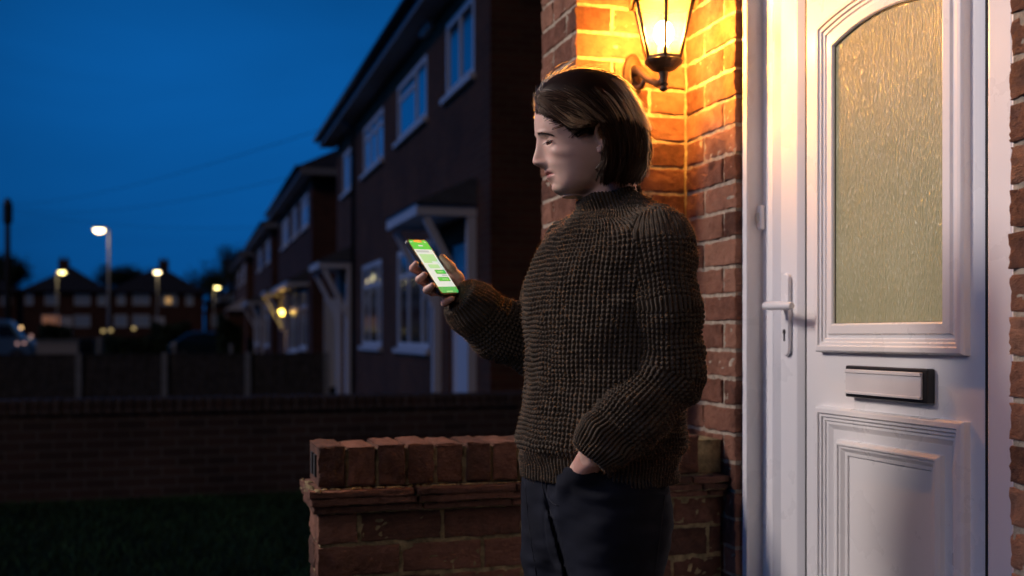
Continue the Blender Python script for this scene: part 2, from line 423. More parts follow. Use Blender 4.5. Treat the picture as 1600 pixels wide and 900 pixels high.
def moulding(mb, y0, y1, z0, z1, rise, prof, X=None):
    X = XP if X is None else X
    loops = [outline(y0, y1, z0, z1, rise, i) for i, h in prof]; n = len(loops[0]); vs = []
    for lp, (i, h) in zip(loops, prof): vs += [(X-h, y, z) for y, z in lp]
    fs = [(a*n+k, a*n+(k+1)%n, (a+1)*n+(k+1)%n, (a+1)*n+k) for a in range(len(prof)-1) for k in range(n)]
    mb.add(vs, [f[::-1] for f in fs])
step = [(0, -0.002), (0.0, 0.014), (0.004, 0.019), (0.014, 0.020), (0.0155, 0.015), (0.022, 0.0155), (0.0235, 0.0105), (0.030, 0.011), (0.0315, 0.0065), (0.038, 0.007), (0.041, 0.0125), (0.060, 0.014), (0.063, 0.010), (0.064, -0.006)]
m1 = MB(); moulding(m1, 1.667, 2.155, 1.114, 1.850, 0.030, step)
m1.build('glazing_surround', M['pvc'], door, recalc=True, bevel=0.0012)
m2 = MB(); moulding(m2, 1.667, 2.155, 0.50, 0.993, 0.0, step[:10]+[(0.044, 0.003), (0.052, -0.002)])
moulding(m2, 1.737, 2.082, 0.57, 0.925, 0.0, [(0, -0.001), (0.002, 0.009), (0.008, 0.016), (0.012, 0.016), (0.0135, 0.012), (0.018, 0.012), (0.026, 0.005), (0.034, 0.004), (0.036, -0.004), (0.040, -0.0045)])
m2.build('panel_moulding', M['pvc'], door, recalc=True, bevel=0.0012)
# obscured rain glass with black gasket
def rain_glass():
    m, nt, b, N, L = new_mat('rain_textured_glass')
    b.inputs['Base Color'].default_value = (0.30, 0.255, 0.145, 1); b.inputs['Roughness'].default_value = 0.22
    b.inputs['Specular IOR Level'].default_value = 0.6; b.inputs['Coat Weight'].default_value = 0.35; b.inputs['Coat Roughness'].default_value = 0.12
    tc = N.new('ShaderNodeTexCoord')
    mp = N.new('ShaderNodeMapping'); mp.inputs['Scale'].default_value = (230, 230, 17); L.new(tc.outputs['Object'], mp.inputs[0])
    n1 = node(nt, 'ShaderNodeTexNoise', Scale=1.0, Detail=3.0, Distortion=0.5); L.new(mp.outputs[0], n1.inputs['Vector'])
    mp2 = N.new('ShaderNodeMapping'); mp2.inputs['Scale'].default_value = (330, 330, 70); L.new(tc.outputs['Object'], mp2.inputs[0])
    v = node(nt, 'ShaderNodeTexVoronoi', Scale=1.0); L.new(mp2.outputs[0], v.inputs['Vector'])
    a = node(nt, 'ShaderNodeMath', operation='MULTIPLY_ADD'); a.inputs[1].default_value = 0.45
    L.new(v.outputs['Distance'], a.inputs[0]); L.new(n1.outputs['Fac'], a.inputs[2])
    bp = node(nt, 'ShaderNodeBump', Strength=1.0, Distance=0.0075); L.new(a.outputs[0], bp.inputs['Height'])
    L.new(bp.outputs[0], b.inputs['Normal']); L.new(bp.outputs[0], b.inputs['Coat Normal'])
    n3 = node(nt, 'ShaderNodeTexNoise', Scale=5.0, Detail=2.0); L.new(tc.outputs['Object'], n3.inputs['Vector'])
    r = ramp(nt, n3.outputs['Fac'], [(0.3, (0.15, 0.14, 0.09)), (0.7, (0.22, 0.21, 0.145))])
    L.new(r.outputs[0], b.inputs['Base Color'])
    b.inputs['Emission Color'].default_value = (1.0, 0.86, 0.46, 1); b.inputs['Emission Strength'].default_value = 0.16   # dim hall light behind
    return m
M['rain'] = rain_glass()
ga = MB()
pts = outline(1.727, 2.095, 1.174, 1.789, 0.029, 0.0)
ga.add([(1.3645, y, z) for y, z in pts]+[(1.372, y, z) for y, z in pts], [tuple(range(len(pts)))])
pane = ga.build('glass_pane', M['rain'], door, recalc=False)
gk = MB(); moulding(gk, 1.727, 2.095, 1.174, 1.789, 0.029, [(-0.003, 0.001), (-0.002, 0.0065), (0.0035, 0.0065), (0.0045, 0.003)])
gk.build('glazing_bead', M['gasket'], door, recalc=True)
# letter plate
lp = MB()
lp.box(1.350, XP-0.0005, 1.764, 2.034, 1.020, 1.087)
lpo = lp.build('letter_plate', M['black_plastic'], door, bevel=0.003)
lp = MB(); lp.box(1.345, 1.3498, 1.776, 2.026, 1.0275, 1.0795); lp.box(1.3425, 1.3449, 1.776, 2.026, 1.072, 1.0795); lp.box(1.3425, 1.3449, 1.776, 2.026, 1.0275, 1.033)
lp.build('letter_flap', M['anodised'], door, bevel=0.0015)
# handle
hd = MB()
hd.prism([(2.276+0.017*math.cos(a), (1.281 if math.sin(a) > 0 else 1.120)+0.017*math.sin(a)) for a in [i*PI/10+0.001 for i in range(20)]], 0, 1.346, XS-0.0004)
hd.tube([(1.346, 2.276, 1.221), (1.302, 2.276, 1.221)], 0.0095, 12)
hd.tube([(1.300, 2.287, 1.221), (1.298, 2.262, 1.2205), (1.298, 2.22, 1.2195), (1.300, 2.165, 1.218)], [0.0085, 0.0105, 0.0098, 0.0085], 12)
hd.build('handle', M['pvc'], door, bevel=0.003, recalc=True)
kh = MB()
kh.lathe((0,0,0), [(0.0001,0)], 3, caps=False) if False else None
kh.prism([(2.276+0.0062*math.cos(i*PI/8), 1.160+0.0062*math.sin(i*PI/8)) for i in range(16)], 0, 1.3448, 1.3458)
kh.box(1.3446, 1.3458, 2.2732, 2.2788, 1.138, 1.157)
kh.build('keyhole', M['black_plastic'], door)
st = MB(); st.box(1.0, 1.43, 1.45, 2.44, -0.1, 0.165)
st.build('doorstep', M['concrete'], hs, bevel=0.008)
# doorbell
b_ = MB(); b_.box(1.335, 1.3515, 2.375, 2.392, 1.412, 1.468); b_.box(1.330, 1.3349, 2.379, 2.388, 1.428, 1.452)
bell = thing('doorbell', (1.34, 2.383, 1.412), 'small white doorbell push on the left side of the white door frame', 'doorbell')
x_ = MB(); x_.box(1.338, 1.3515, 2.373, 2.394, 1.410, 1.470); x_.build('case', M['pvc'], bell, bevel=0.004)
x_ = MB(); x_.box(1.3335, 1.3378, 2.378, 2.389, 1.428, 1.452); x_.build('button', simple('aged_white_button', (0.62,0.58,0.5), 0.4), bell, bevel=0.002)

# ------------------------------------------------------------------ wall lantern
LX, LY = 1.1255, 2.472
lan = thing('wall_lantern', (LX, LY, 1.75), 'lit hexagonal coach lantern on a scrolled bracket on the brick pier', 'lantern')
A6 = PI/6*0+0.18
def hexpts(r, z): return [(LX+r*math.cos(A6+k*PI/3), LY+r*math.sin(A6+k*PI/3), z) for k in range(6)]
f_ = MB()
zb, zt, rb, rt = 1.8355, 1.9707, 0.0444, 0.0782
lo, hi = hexpts(rb, zb), hexpts(rt, zt)
for k in range(6):
    f_.tube([lo[k], hi[k]], [0.0042, 0.0050], 6)
    f_.bar(lo[k], lo[(k+1)%6], 0.007); f_.bar(hi[k], hi[(k+1)%6], 0.008)
f_.build('cage', M['iron'], lan, recalc=True)
f_ = MB()
f_.lathe((LX, LY, 0), [(0.04393, 1.8326), (0.04828, 1.8287), (0.04538, 1.822), (0.02897, 1.8085), (0.01255, 1.8027), (0.01014, 1.7892), (0.00821, 1.7776), (0.01207, 1.7727), (0.00821, 1.767), (0.0111, 1.7592), (0.00386, 1.7544)], 18, ang=A6)
f_.build('base_cup', M['iron'], lan)
f_ = MB()
f_.lathe((LX, LY, 0), [(0.07724, 1.9736), (0.09655, 1.9707), (0.09752, 1.9765), (0.07531, 1.99), (0.0531, 2.0238), (0.0309, 2.0527), (0.01738, 2.0624), (0.01352, 2.0769), (0.01738, 2.0865), (0.00386, 2.1058)], 6, ang=A6)
f_.build('cap', M['iron'], lan)
def pane_mat():
    m, nt, b, N, L = new_mat('frosted_lantern_glass')
    out = N['Material Output']; tr = N.new('ShaderNodeBsdfTransparent'); tl = N.new('ShaderNodeBsdfTranslucent')
    tr.inputs[0].default_value = (1.0, 0.97, 0.9, 1); tl.inputs[0].default_value = (1, 0.95, 0.8, 1)
    mx = N.new('ShaderNodeMixShader'); mx.inputs[0].default_value = 0.045
    L.new(tr.outputs[0], mx.inputs[1]); L.new(tl.outputs[0], mx.inputs[2]); L.new(mx.outputs[0], out.inputs[0]); return m
M['pane'] = pane_mat()
lo, hi = hexpts(rb-0.001, zb+0.003), hexpts(rt-0.001, zt-0.003)
for k in range(6):
    f_ = MB(); f_.add([lo[k], lo[(k+1)%6], hi[(k+1)%6], hi[k]], [(0,1,2,3)]); f_.build('pane', M['pane'], lan)
f_ = MB(); f_.smooth = True; f_.lathe((LX, LY, 1.8983), [(0.0235*math.sin(a), -0.03*math.cos(a)) for a in np.linspace(0.03, PI-0.03, 12)], 16)
bulb = f_.build('bulb', emit('lamp_filament_glow', (1.0, 0.395, 0.055), 1.0), lan)
LAMP_MAT = bulb.data.materials[0]
f_ = MB(); f_.lathe((LX, LY, 0), [(0.01545, 1.8336), (0.01545, 1.8625), (0.01159, 1.8664)], 12); f_.build('lamp_holder', M['pvc'], lan)
f_ = MB()
bx, bz, by = 1.128, 1.838, YC-0.002
pr = [(0.052,0),(0.052,0.006),(0.046,0.011),(0.040,0.011),(0.034,0.017),(0.020,0.019),(0.001,0.020)]
vs = []; n = 24
for r, h in pr:
    for k in range(n):
        a = 2*PI*k/n; vs.append((bx+0.52*r*math.cos(a)*1.05, by-h, bz+1.15*r*math.sin(a)))
f_.smooth = True; f_.add(vs, [(i*n+k, i*n+(k+1)%n, (i+1)*n+(k+1)%n, (i+1)*n+k) for i in range(len(pr)-1) for k in range(n)])
f_.build('wall_plate', M['iron'], lan, recalc=True)
f_ = MB()
f_.tube([(bx, by-0.015, 1.852), (bx+0.001, by-0.05, 1.842), (bx+0.001, by-0.105, 1.808), (bx, by-0.16, 1.783), (LX, LY+0.02, 1.781), (LX, LY, 1.79)], [0.013, 0.0125, 0.011, 0.009, 0.008, 0.008], 12)
f_.tube([(bx, by-0.015, 1.815), (bx, by-0.04, 1.800), (bx, by-0.065, 1.798), (bx, by-0.08, 1.808), (bx, by-0.075, 1.82)], [0.009, 0.0085, 0.0075, 0.006, 0.004], 10)
f_.build('scroll_arm', M['iron'], lan)

# ------------------------------------------------------------------ low porch wall beside the step
pw = thing('porch_wall', (0.8, 2.55, 0), 'low brick porch wall behind the person with a brick-on-edge top', 'wall')
YP, XL, ZC, ZL = 2.466, 0.279, 0.900, 0.806
mb = MB()
x = XL
k = 0
while x < XF-0.06:
    w = 0.058+random.uniform(-0.0025, 0.0025); w = min(w, XF-0.002-x)
    mb.tint = random.random()*0.9; mb.cur = 0
    dy, dz = random.uniform(-0.003, 0.003), random.uniform(-0.003, 0.002)
    hh = ZC-ZL-0.006
    # front face, top face, and the two sides of a brick laid on edge
    bm0 = len(mb.v)
    nx, nz, ny = 6, 7, 11
    brick_face(mb, (x, YP+dy, ZL+0.006), (1,0,0), (0,-1,0), w, hh+dz, depth=0.012, rough=0.0045)
    # top
    A, B = np.meshgrid(np.linspace(0,1,6), np.linspace(0,1,12)); A = A.ravel(); B = B.ravel()
    P = np.stack((x+A*w, YP+dy+B*0.187, np.full_like(A, ZC+dz)), 1)
    ed = np.minimum(np.minimum(A,1-A)*w, np.minimum(B,1-B)*0.187)
    P[:,2] += (vnoise(P, 60, k)-0.5)*0.006-0.003*np.exp(-ed/0.003)+0.001
    P[:,1] += np.where((B == 0)|(B == 1), (vnoise(P, 70, k+50)-0.5)*0.006, 0)
    idx = np.arange(72).reshape(12, 6)
    fs = [(idx[j,i], idx[j,i+1], idx[j+1,i+1], idx[j+1,i]) for j in range(11) for i in range(5)]
    mb.smooth = True; mb.add(list(P), fs); mb.smooth = False
    mb.box(x+0.001, x+w-0.001, YP+dy+0.004, YP+0.184, ZL+0.004, ZC+dz-0.004)
    x += w+0.009; k += 1
mb.cur = 1; mb.tint = 0.5
mb.box(XL+0.02, XF-0.003, YP+0.0065, YP+0.178, ZL+0.002, ZC-0.010)
rr = random.Random(3)
for _ in range(260):        # mortar squeezed out on the ledge and in the joints
    xx = rr.uniform(XL-0.01, XF-0.02); r_ = rr.uniform(0.0015, 0.005)
    mb.lathe((xx, YP-rr.uniform(0.0, 0.014), ZL-0.001), [(r_*1.5, 0), (r_*1.1, r_*0.4), (r_*0.4, r_*0.62)], 6, ang=rr.random())
# slots in the end brick
mb.cur = 2
mb.box(XL-0.0035, XL+0.01, YP+0.045, YP+0.075, ZL+0.022, ZC-0.022); mb.box(XL-0.0035, XL+0.01, YP+0.105, YP+0.135, ZL+0.022, ZC-0.022)
mb.build('coping', [M['brick_old'], M['mortar_old'], M['gasket']], pw)
mb = MB()
for j, (za, pr_) in enumerate(((ZL-0.017, 0.040), (ZL-0.034, 0.034), (ZL-0.052, 0.024))):
    x = XL-pr_*0.55
    for k in range(9):
        w = rr.uniform(0.16, 0.3); w = min(w, XF-0.002-x)
        if w < 0.02: break
        mb.tint = rr.random()*0.6; mb.cur = 0
        brick_face(mb, (x, YP-pr_+rr.uniform(-0.003, 0.003), za), (1,0,0), (0,-1,0), w, 0.0145, depth=0.05, rough=0.003)
        mb.box(x+0.001, x+w-0.001, YP-pr_+0.006, YP+0.187+pr_*0.5, za+0.001, za+0.0142)
        x += w+0.006
    mb.tint = 0.3
    brick_face(mb, (XL-pr_*0.55-0.001, YP+0.187, za), (0,-1,0), (-1,0,0), 0.187+pr_-0.003, 0.0145, depth=0.02, rough=0.004)
    mb.cur = 1; mb.box(XL-pr_*0.4, XF-0.002, YP-pr_+0.014, YP+0.18+pr_*0.4, za-0.004, za+0.0025)
mb.cur = 1
for _ in range(60):
    r_ = rr.uniform(0.003, 0.008)
    mb.lathe((XL-rr.uniform(0.0, 0.02), YP+rr.uniform(-0.03, 0.19), ZL-0.003-rr.uniform(0,0.02)), [(r_*1.3, 0), (r_, r_*0.6), (r_*0.4, r_*1.0)], 6, ang=rr.random())
mb.build('tile_course', [M['brick_old'], M['mortar_old']], pw)
mb = MB()
brick_run(mb, (XL, YP, 0), (1,0,0), (0,-1,0), XF-XL-0.004, 0.752-12*0.0747, 0.752, course=0.0747, par=0, rough=0.0042, L=0.184)
brick_run(mb, (XL, YP+0.187, 0), (0,-1,0), (-1,0,0), 0.187, 0.752-12*0.0747, 0.752, course=0.0747, par=1, rough=0.004)
mb.cur = 1; mb.tint = 0.5
mb.box(XL+0.005, XF-0.003, YP+0.005, YP+0.185, -0.1, 0.7515)
mb.build('wall_body', [M['brick_old'], M['mortar_old']], pw)
# ------------------------------------------------------------------ ground
GZ = -0.10
def sheet(name, x0, x1, y0, y1, z, m, div=0):
    mb = MB(); mb.add([(x0,y0,z),(x1,y0,z),(x1,y1,z),(x0,y1,z)], [(0,1,2,3)])
    return tag(mb.build(name, m), kind='structure')
sheet('ground', -400, 400, -60, 72, GZ-0.012, M['earth'])
mb = MB()   # the land rises gently behind the cross street and runs on to the horizon
mb.add([(-900,72,GZ-0.012),(900,72,GZ-0.012),(-900,112,1.0),(900,112,1.0),(-900,1500,1.2),(900,1500,1.2)], [(0,1,3,2),(2,3,5,4)])
tag(mb.build('hill', M['earth']), kind='structure')
sheet('lawn', -7, 1.2, -2, 8.9, GZ-0.004, M['lawn'])
mb = MB(); mb.box(0.2, 1.28, 0.2, 2.42, GZ-0.002, 0.0); tag(mb.build('path', M['paving']), kind='structure')
sheet('pavement', -60, 2.0, 48.5, 51.0, GZ, M['paving'])
sheet('road', -200, 200, 51.2, 61.5, GZ-0.004, M['asphalt'])
mb = MB(); mb.box(-200, 200, 51.0, 51.2, GZ-0.05, GZ+0.06); tag(mb.build('kerb', M['concrete']), kind='structure')
# grass
NB = 36000
gx = RNG.uniform(-3.2, 1.15, NB); gy = RNG.uniform(2.7, 8.85, NB)
ok = gx > (-0.19*gy-0.4); gx, gy = gx[ok], gy[ok]; n = len(gx)
hh = RNG.uniform(0.02, 0.055, n); a = RNG.uniform(0, 2*PI, n); lx, ly = RNG.normal(0, 0.02, n), RNG.normal(0, 0.02, n)
V = np.empty((n, 3, 3)); w = 0.0035
V[:,0] = np.stack((gx-w*np.cos(a), gy-w*np.sin(a), np.full(n, GZ-0.004)), 1)
V[:,1] = np.stack((gx+w*np.cos(a), gy+w*np.sin(a), np.full(n, GZ-0.004)), 1)
V[:,2] = np.stack((gx+lx, gy+ly, GZ+hh), 1)
tag(raw_mesh('grass', V.reshape(-1,3), np.arange(n*3).reshape(-1,3), [M['grass']], smooth=False), kind='stuff')

# ------------------------------------------------------------------ garden wall
gw = thing('garden_wall', (-1.5, 9.0, GZ), 'long low dark brick garden wall at the far edge of the lawn', 'wall')
mb = MB(); mb.box(-8, 3.4, 8.94, 9.16, GZ-0.05, 0.545); mb.build('wall_body', M['brick_garden'], gw)
mb = MB()
x = -8.0; rr = random.Random(5)
while x < 3.4:
    mb.tint = rr.random(); dz = rr.uniform(-0.004, 0.004); dy = rr.uniform(-0.004, 0.004)
    mb.box(x, x+0.066, 8.925+dy, 9.175+dy, 0.5505, 0.663+dz); x += 0.0752
mb.cur = 1; mb.tint = 0.5; mb.box(-8, 3.4, 8.935, 9.165, 0.5455, 0.655)
mb.build('coping', [M['brick_garden'], M['mortar_old']], gw)

# ------------------------------------------------------------------ panel fence with concrete posts
FY_ = 23.0
fe = thing('panel_fence', (-2.5, FY_, GZ), 'dark boarded panel fence between pale concrete posts beyond the garden wall', 'fence')
post_x = [x_at(p, FY_) for p in (123, 257, 387)]
st_ = post_x[1]-post_x[0]
xs = [post_x[0]-4*st_, post_x[0]-3*st_, post_x[0]-2*st_, post_x[0]-st_]+post_x+[post_x[2]+st_]
for i, px_ in enumerate(xs):
    mb = MB(); mb.box(px_-0.055, px_+0.055, FY_-0.055, FY_+0.055, GZ, 0.80); mb.prism([(px_-0.055, 0.80), (px_+0.055, 0.80), (px_, 0.83)], 1, FY_-0.055, FY_+0.055)
    mb.build('post', M['concrete'], fe)
    if i+1 < len(xs):
        nx_ = xs[i+1]; mb = MB()
        k = 0; q = px_+0.057
        while q < nx_-0.06:
            e = min(q+0.118, nx_-0.057); mb.box(q, e, FY_-0.012-(k%2)*0.008, FY_+0.004-(k%2)*0.008, 0.16, 0.765); q = e+0.004; k += 1
        mb.box(px_+0.057, nx_-0.057, FY_-0.03, FY_+0.02, 0.766, 0.795); mb.box(px_+0.057, nx_-0.057, FY_+0.005, FY_+0.03, 0.3, 0.36)
        mb.build('panel', M['fence'], fe)
        mb = MB(); mb.box(px_+0.057, nx_-0.057, FY_-0.022, FY_+0.022, GZ, 0.155); mb.build('gravel_board', M['fence'], fe)

# ------------------------------------------------------------------ terrace houses
def window(parent, X, ya, yb, za, zb, cols=(0.33, 0.67), transom=0.3, sill=True, pane=None, t=0.055, rec=0.05, opener=()):
    rec = 0.03
    if ya > yb: ya, yb = yb, ya
    x0, x1 = X+rec-0.03, X+rec+0.03
    mb = MB()
    mb.box(x0, x1, ya+0.002, ya+t, za+0.002, zb-0.002); mb.box(x0, x1, yb-t, yb-0.002, za+0.002, zb-0.002)
    mb.box(x0, x1, ya+t+0.001, yb-t-0.001, za+0.002, za+t); mb.box(x0, x1, ya+t+0.001, yb-t-0.001, zb-t, zb-0.002)
    zt_ = zb-(zb-za)*transom if transom else None
    for c in cols:
        yc = ya+(yb-ya)*c; mb.box(x0+0.003, x1-0.003, yc-0.032, yc+0.032, za+t+0.001, zb-t-0.001)
    ys = [ya+t]+[ya+(yb-ya)*c for c in cols]+[yb-t]
    for k, (a, b) in enumerate(zip(ys, ys[1:])):
        if transom and (not opener or k in opener): mb.box(x0+0.006, x1-0.006, a+0.034, b-0.034, zt_-0.03, zt_+0.03)
    fr_ = mb.build('window', M['pvc_far'], parent)
    mb = MB(); mb.box(X+rec-0.012, X+rec-0.006, ya+0.01, yb-0.01, za+0.01, zb-0.01); mb.build('pane', pane or M['glass_dark'], fr_)
    if sill:
        mb = MB(); mb.box(X-0.06, X+rec-0.032, ya-0.06, yb+0.06, za-0.06, za-0.003); mb.build('sill', M['pvc_far'], fr_)
    return fr_
def canopy(parent, X, ya, yb, z, proj, posts=True, m=None, full_post=True):
    m = m or M['pvc_far']; mb = MB()
    mb.box(X-proj, X-proj+0.04, ya, yb, z-0.11, z); mb.box(X-proj+0.041, X-0.002, ya, ya+0.04, z-0.11, z); mb.box(X-proj+0.041, X-0.002, yb-0.04, yb, z-0.11, z)
    mb.box(X-proj+0.041, X-0.002, ya+0.041, yb-0.041, z-0.06, z-0.03)
    c = mb.build('canopy', m, parent)
    mb = MB(); mb.prism([(X-proj-0.03, z+0.004), (X-0.003, z+0.004), (X-0.003, z+0.26), (X-0.06, z+0.26)], 1, ya-0.03, yb+0.03); mb.build('canopy_roof', M['lead'], c)
    if posts:
        for y in (ya+0.05, yb-0.05):
            mb = MB(); mb.bar((X-0.065, y, z-0.95), (X-proj+0.1, y, z-0.135), 0.07)
            mb.box(X-0.09, X-0.003, y-0.045, y+0.045, (GZ if full_post else z-1.1), z-0.112); mb.build('bracket', m, c)
    return c
def house_door(parent, X, ya, yb, z0=0.1, z1=2.12, m=None, rec=0.06):
    mb = MB(); mb.box(X+rec, X+rec+0.05, ya+0.06, yb-0.06, z0, z1-0.06)
    mb.box(X+rec-0.02, X+rec+0.05, ya+0.002, ya+0.058, z0, z1-0.002); mb.box(X+rec-0.02, X+rec+0.05, yb-0.058, yb-0.002, z0, z1-0.002); mb.box(X+rec-0.02, X+rec+0.05, ya+0.059, yb-0.059, z1-0.058, z1-0.002)
    d = mb.build('door', m or M['pvc_far'], parent)
    mb = MB(); mb.box(X+rec-0.006, X+rec-0.0005, ya+0.25, yb-0.25, 1.2, 1.85); mb.build('pane', M['glass_dark'], d)
    mb = MB(); mb.box(X+rec-0.03, X+rec-0.001, ya+0.12, ya+0.15, 1.0, 1.16); mb.build('handle', M['steel'], d)
    return d
def terrace(name, label, X, y0, y1, wins, doors, eave=4.92, ridge=7.4, wall='brick_wall', depth=8.0, soffit=0.32, gx=None):
    h = thing(name, (X+1, (y0+y1)/2, GZ), label, 'house', 'brick houses along the right side of the street')
    ops = [(min(a,b), max(a,b), c, d) for a, b, c, d in [w[:4] for w in wins]]+[(a, b, GZ, 2.12) for a, b in doors]
    mb = MB(); mb.wall_x(X, y0, y1, GZ, eave, ops, 0.12)
    mb.box(X+0.125, X+depth, y0+0.001, y1-0.001, GZ, eave)
    mb.add([(X,y0,GZ),(X+depth,y0,GZ),(X+depth,y0,eave),(X,y0,eave)], [(0,1,2,3)])
    mb.add([(X,y1,GZ),(X+0.126,y1,GZ),(X+0.126,y1,eave),(X,y1,eave)], [(3,2,1,0)])
    mb.build('wall', M[wall], h)
    s = soffit; mb = MB()
    xa, xb, ya, yb = X-s, X+depth+s, y0-s, y1+s; cx = (xa+xb)/2; ins = (xb-xa)/2*0.9
    mb.add([(xa,ya,eave+0.02),(xb,ya,eave+0.02),(xb,yb,eave+0.02),(xa,yb,eave+0.02),(cx,ya+ins,ridge),(cx,yb-ins,ridge)], [(0,1,4),(1,2,5,4),(2,3,5),(3,0,4,5),(3,2,1,0)])
    rf = mb.build('roof', M['roof'], h)
    mb = MB(); mb.box(cx-0.3, cx+0.3, (y0+y1)/2-0.5, (y0+y1)/2+0.5, ridge-0.4, ridge+0.9); mb.build('chimney', M[wall], rf)
    mb = MB()
    mb.box(xa+0.02, xa+0.045, ya+0.02, yb-0.02, eave-0.17, eave+0.015); mb.box(xa+0.046, xb-0.02, ya+0.02, ya+0.045, eave-0.17, eave+0.015)
    mb.box(xa+0.046, X-0.003, ya+0.046, yb-0.02, eave-0.16, eave-0.145)
    mb.box(X-0.003, xb, ya+0.046, y0-0.002, eave-0.16, eave-0.145)
    mb.build('fascia', M['fascia'], h)
    mb = MB(); mb.tube([(xa-0.04, ya, eave-0.02), (xa-0.04, yb, eave-0.02)], 0.055, 8); mb.build('gutter', M['gutter'], h)
    for w in wins: window(h, X, *w[:4], **(w[4] if len(w) > 4 else {}))
    for a, b in doors: house_door(h, X, a, b)
    return h
XT = 2.70
yp = lambda px: y_on(px, XT)
nr = dict(t=0.075)
w1 = [(yp(741)-0.0, yp(697), 3.74, 4.55, dict(cols=(0.5,), transom=0, **nr)),
      (yp(667), yp(621), 3.74, 4.50, dict(cols=(0.36,), transom=0.28, opener=(1,), **nr)),
      (yp(599), yp(568), 3.72, 4.48, dict(cols=(0.33, 0.66), transom=0.28, **nr)),
      (yp(552), yp(536), 3.70, 4.45, dict(cols=(0.5,), transom=0, **nr)),
      (yp(671), yp(621), 0.99, 2.28, dict(cols=(0.22, 0.64), transom=0.27, **nr)),
      (yp(596), yp(566), 0.99, 2.28, dict(cols=(0.22, 0.64), transom=0.27, **nr))]
h1 = terrace('terraced_house', 'nearest dark brick house behind the phone, with a grey canopy over its white door', XT, yp(766), yp(526.5), w1, [(yp(736), yp(702)), (yp(546.5), yp(535))])
canopy(h1, XT, 10.3, 11.95, 2.43, 0.60)
canopy(h1, XT, 18.75, 20.2, 2.43, 0.58)
mb = MB(); xx = z_on(674, 55, XT); mb.box(XT-0.09, XT-0.002, yp(680), yp(667), z_on(674, 52, XT), z_on(674, 20, XT)); mb.build('alarm_box', M['pvc_far'], h1, bevel=0.02)
mb = MB(); mb.tube([(XT-0.06, yp(557), GZ), (XT-0.06, yp(557), 4.6), (XT-0.3, yp(557), 4.85)], 0.035, 8); mb.build('downpipe', M['gutter'], h1)
w2 = [(25.6, 27.3, 3.72, 4.5, dict(cols=(0.5,), transom=0.28, **nr)), (28.4, 29.6, 3.72, 4.5, dict(cols=(0.5,), transom=0, **nr)), (30.9, 32.9, 3.72, 4.5, dict(cols=(0.33, 0.66), transom=0.28, **nr)),
      (25.9, 27.5, 0.85, 2.25, dict(cols=(0.5,), transom=0.28, **nr)), (28.2, 30.4, 0.75, 2.3, dict(cols=(0.33, 0.66), transom=0.28, **nr))]
h2 = terrace('terraced_house', 'brick house with a lit yellow porch lamp under its small canopy', 2.66, 24.8, 34.4, w2, [(31.45, 32.35)], wall='brick_dark')
canopy(h2, 2.66, 25.4, 30.6, 2.42, 0.5, posts=False)
canopy(h2, 2.66, 31.15, 32.8, 2.42, 0.62, full_post=False)
mb = MB(); mb.box(2.95, 3.75, 24.73, 24.797, 0.0, 2.0); mb.box(2.93, 2.949, 24.72, 24.797, 0.0, 2.04); mb.build('side_door', M['pvc_far'], h2)
lp_ = at(439.5, 488.5, 31.4); px_, py_, pz_ = lp_
mb = MB(); mb.smooth = True; mb.lathe((px_, py_, pz_), [(0.085*math.sin(a), -0.085*math.cos(a)) for a in np.linspace(0.03, PI-0.03, 10)], 12)
pl = mb.build('porch_lamp', M['porch_globe'], h2)
mb = MB(); mb.tube([(px_, py_, pz_+0.08), (px_, py_, 2.36)], 0.02, 6); mb.build('lamp_stem', M['iron'], pl)
w3 = [(38.2, 40.0, 3.7, 4.5, dict(cols=(0.5,), **nr)), (42.5, 44.5, 3.7, 4.5, dict(cols=(0.5,), **nr)), (38.5, 40.5, 0.8, 2.25, dict(cols=(0.5,), **nr)), (44, 46, 0.8, 2.25, dict(cols=(0.5,), **nr))]
h3 = terrace('terraced_house', 'third brick house along the street, beyond the one with the porch lamp', 2.66, 37.2, 47.4, w3, [(41.6, 42.5)], wall='brick_dark')
canopy(h3, 2.66, 41.2, 45.8, 2.45, 0.6)
w4 = [(52, 54, 3.7, 4.5, dict(cols=(0.5,), **nr)), (57, 59, 3.7, 4.5, dict(cols=(0.5,), **nr))]
h4 = terrace('terraced_house', 'farthest brick house at the end of the row, next to the distant hedge', 2.5, 50.5, 63, w4, [(55, 55.9)], wall='brick_wall')
mb = MB(); mb.box(1.7, 2.498, 52.4, 55.4, GZ, 2.35); mb.build('porch', M['brick_wall'], h4)
mb = MB(); mb.prism([(1.55, 2.352), (2.497, 2.352), (2.497, 2.95)], 1, 52.2, 55.6); mb.build('porch_roof', M['pvc_far'], h4)
mb = MB(); mb.box(1.62, 1.698, 52.9, 53.8, 0, 2.1); mb.build('porch_door', M['pvc_far'], h4)

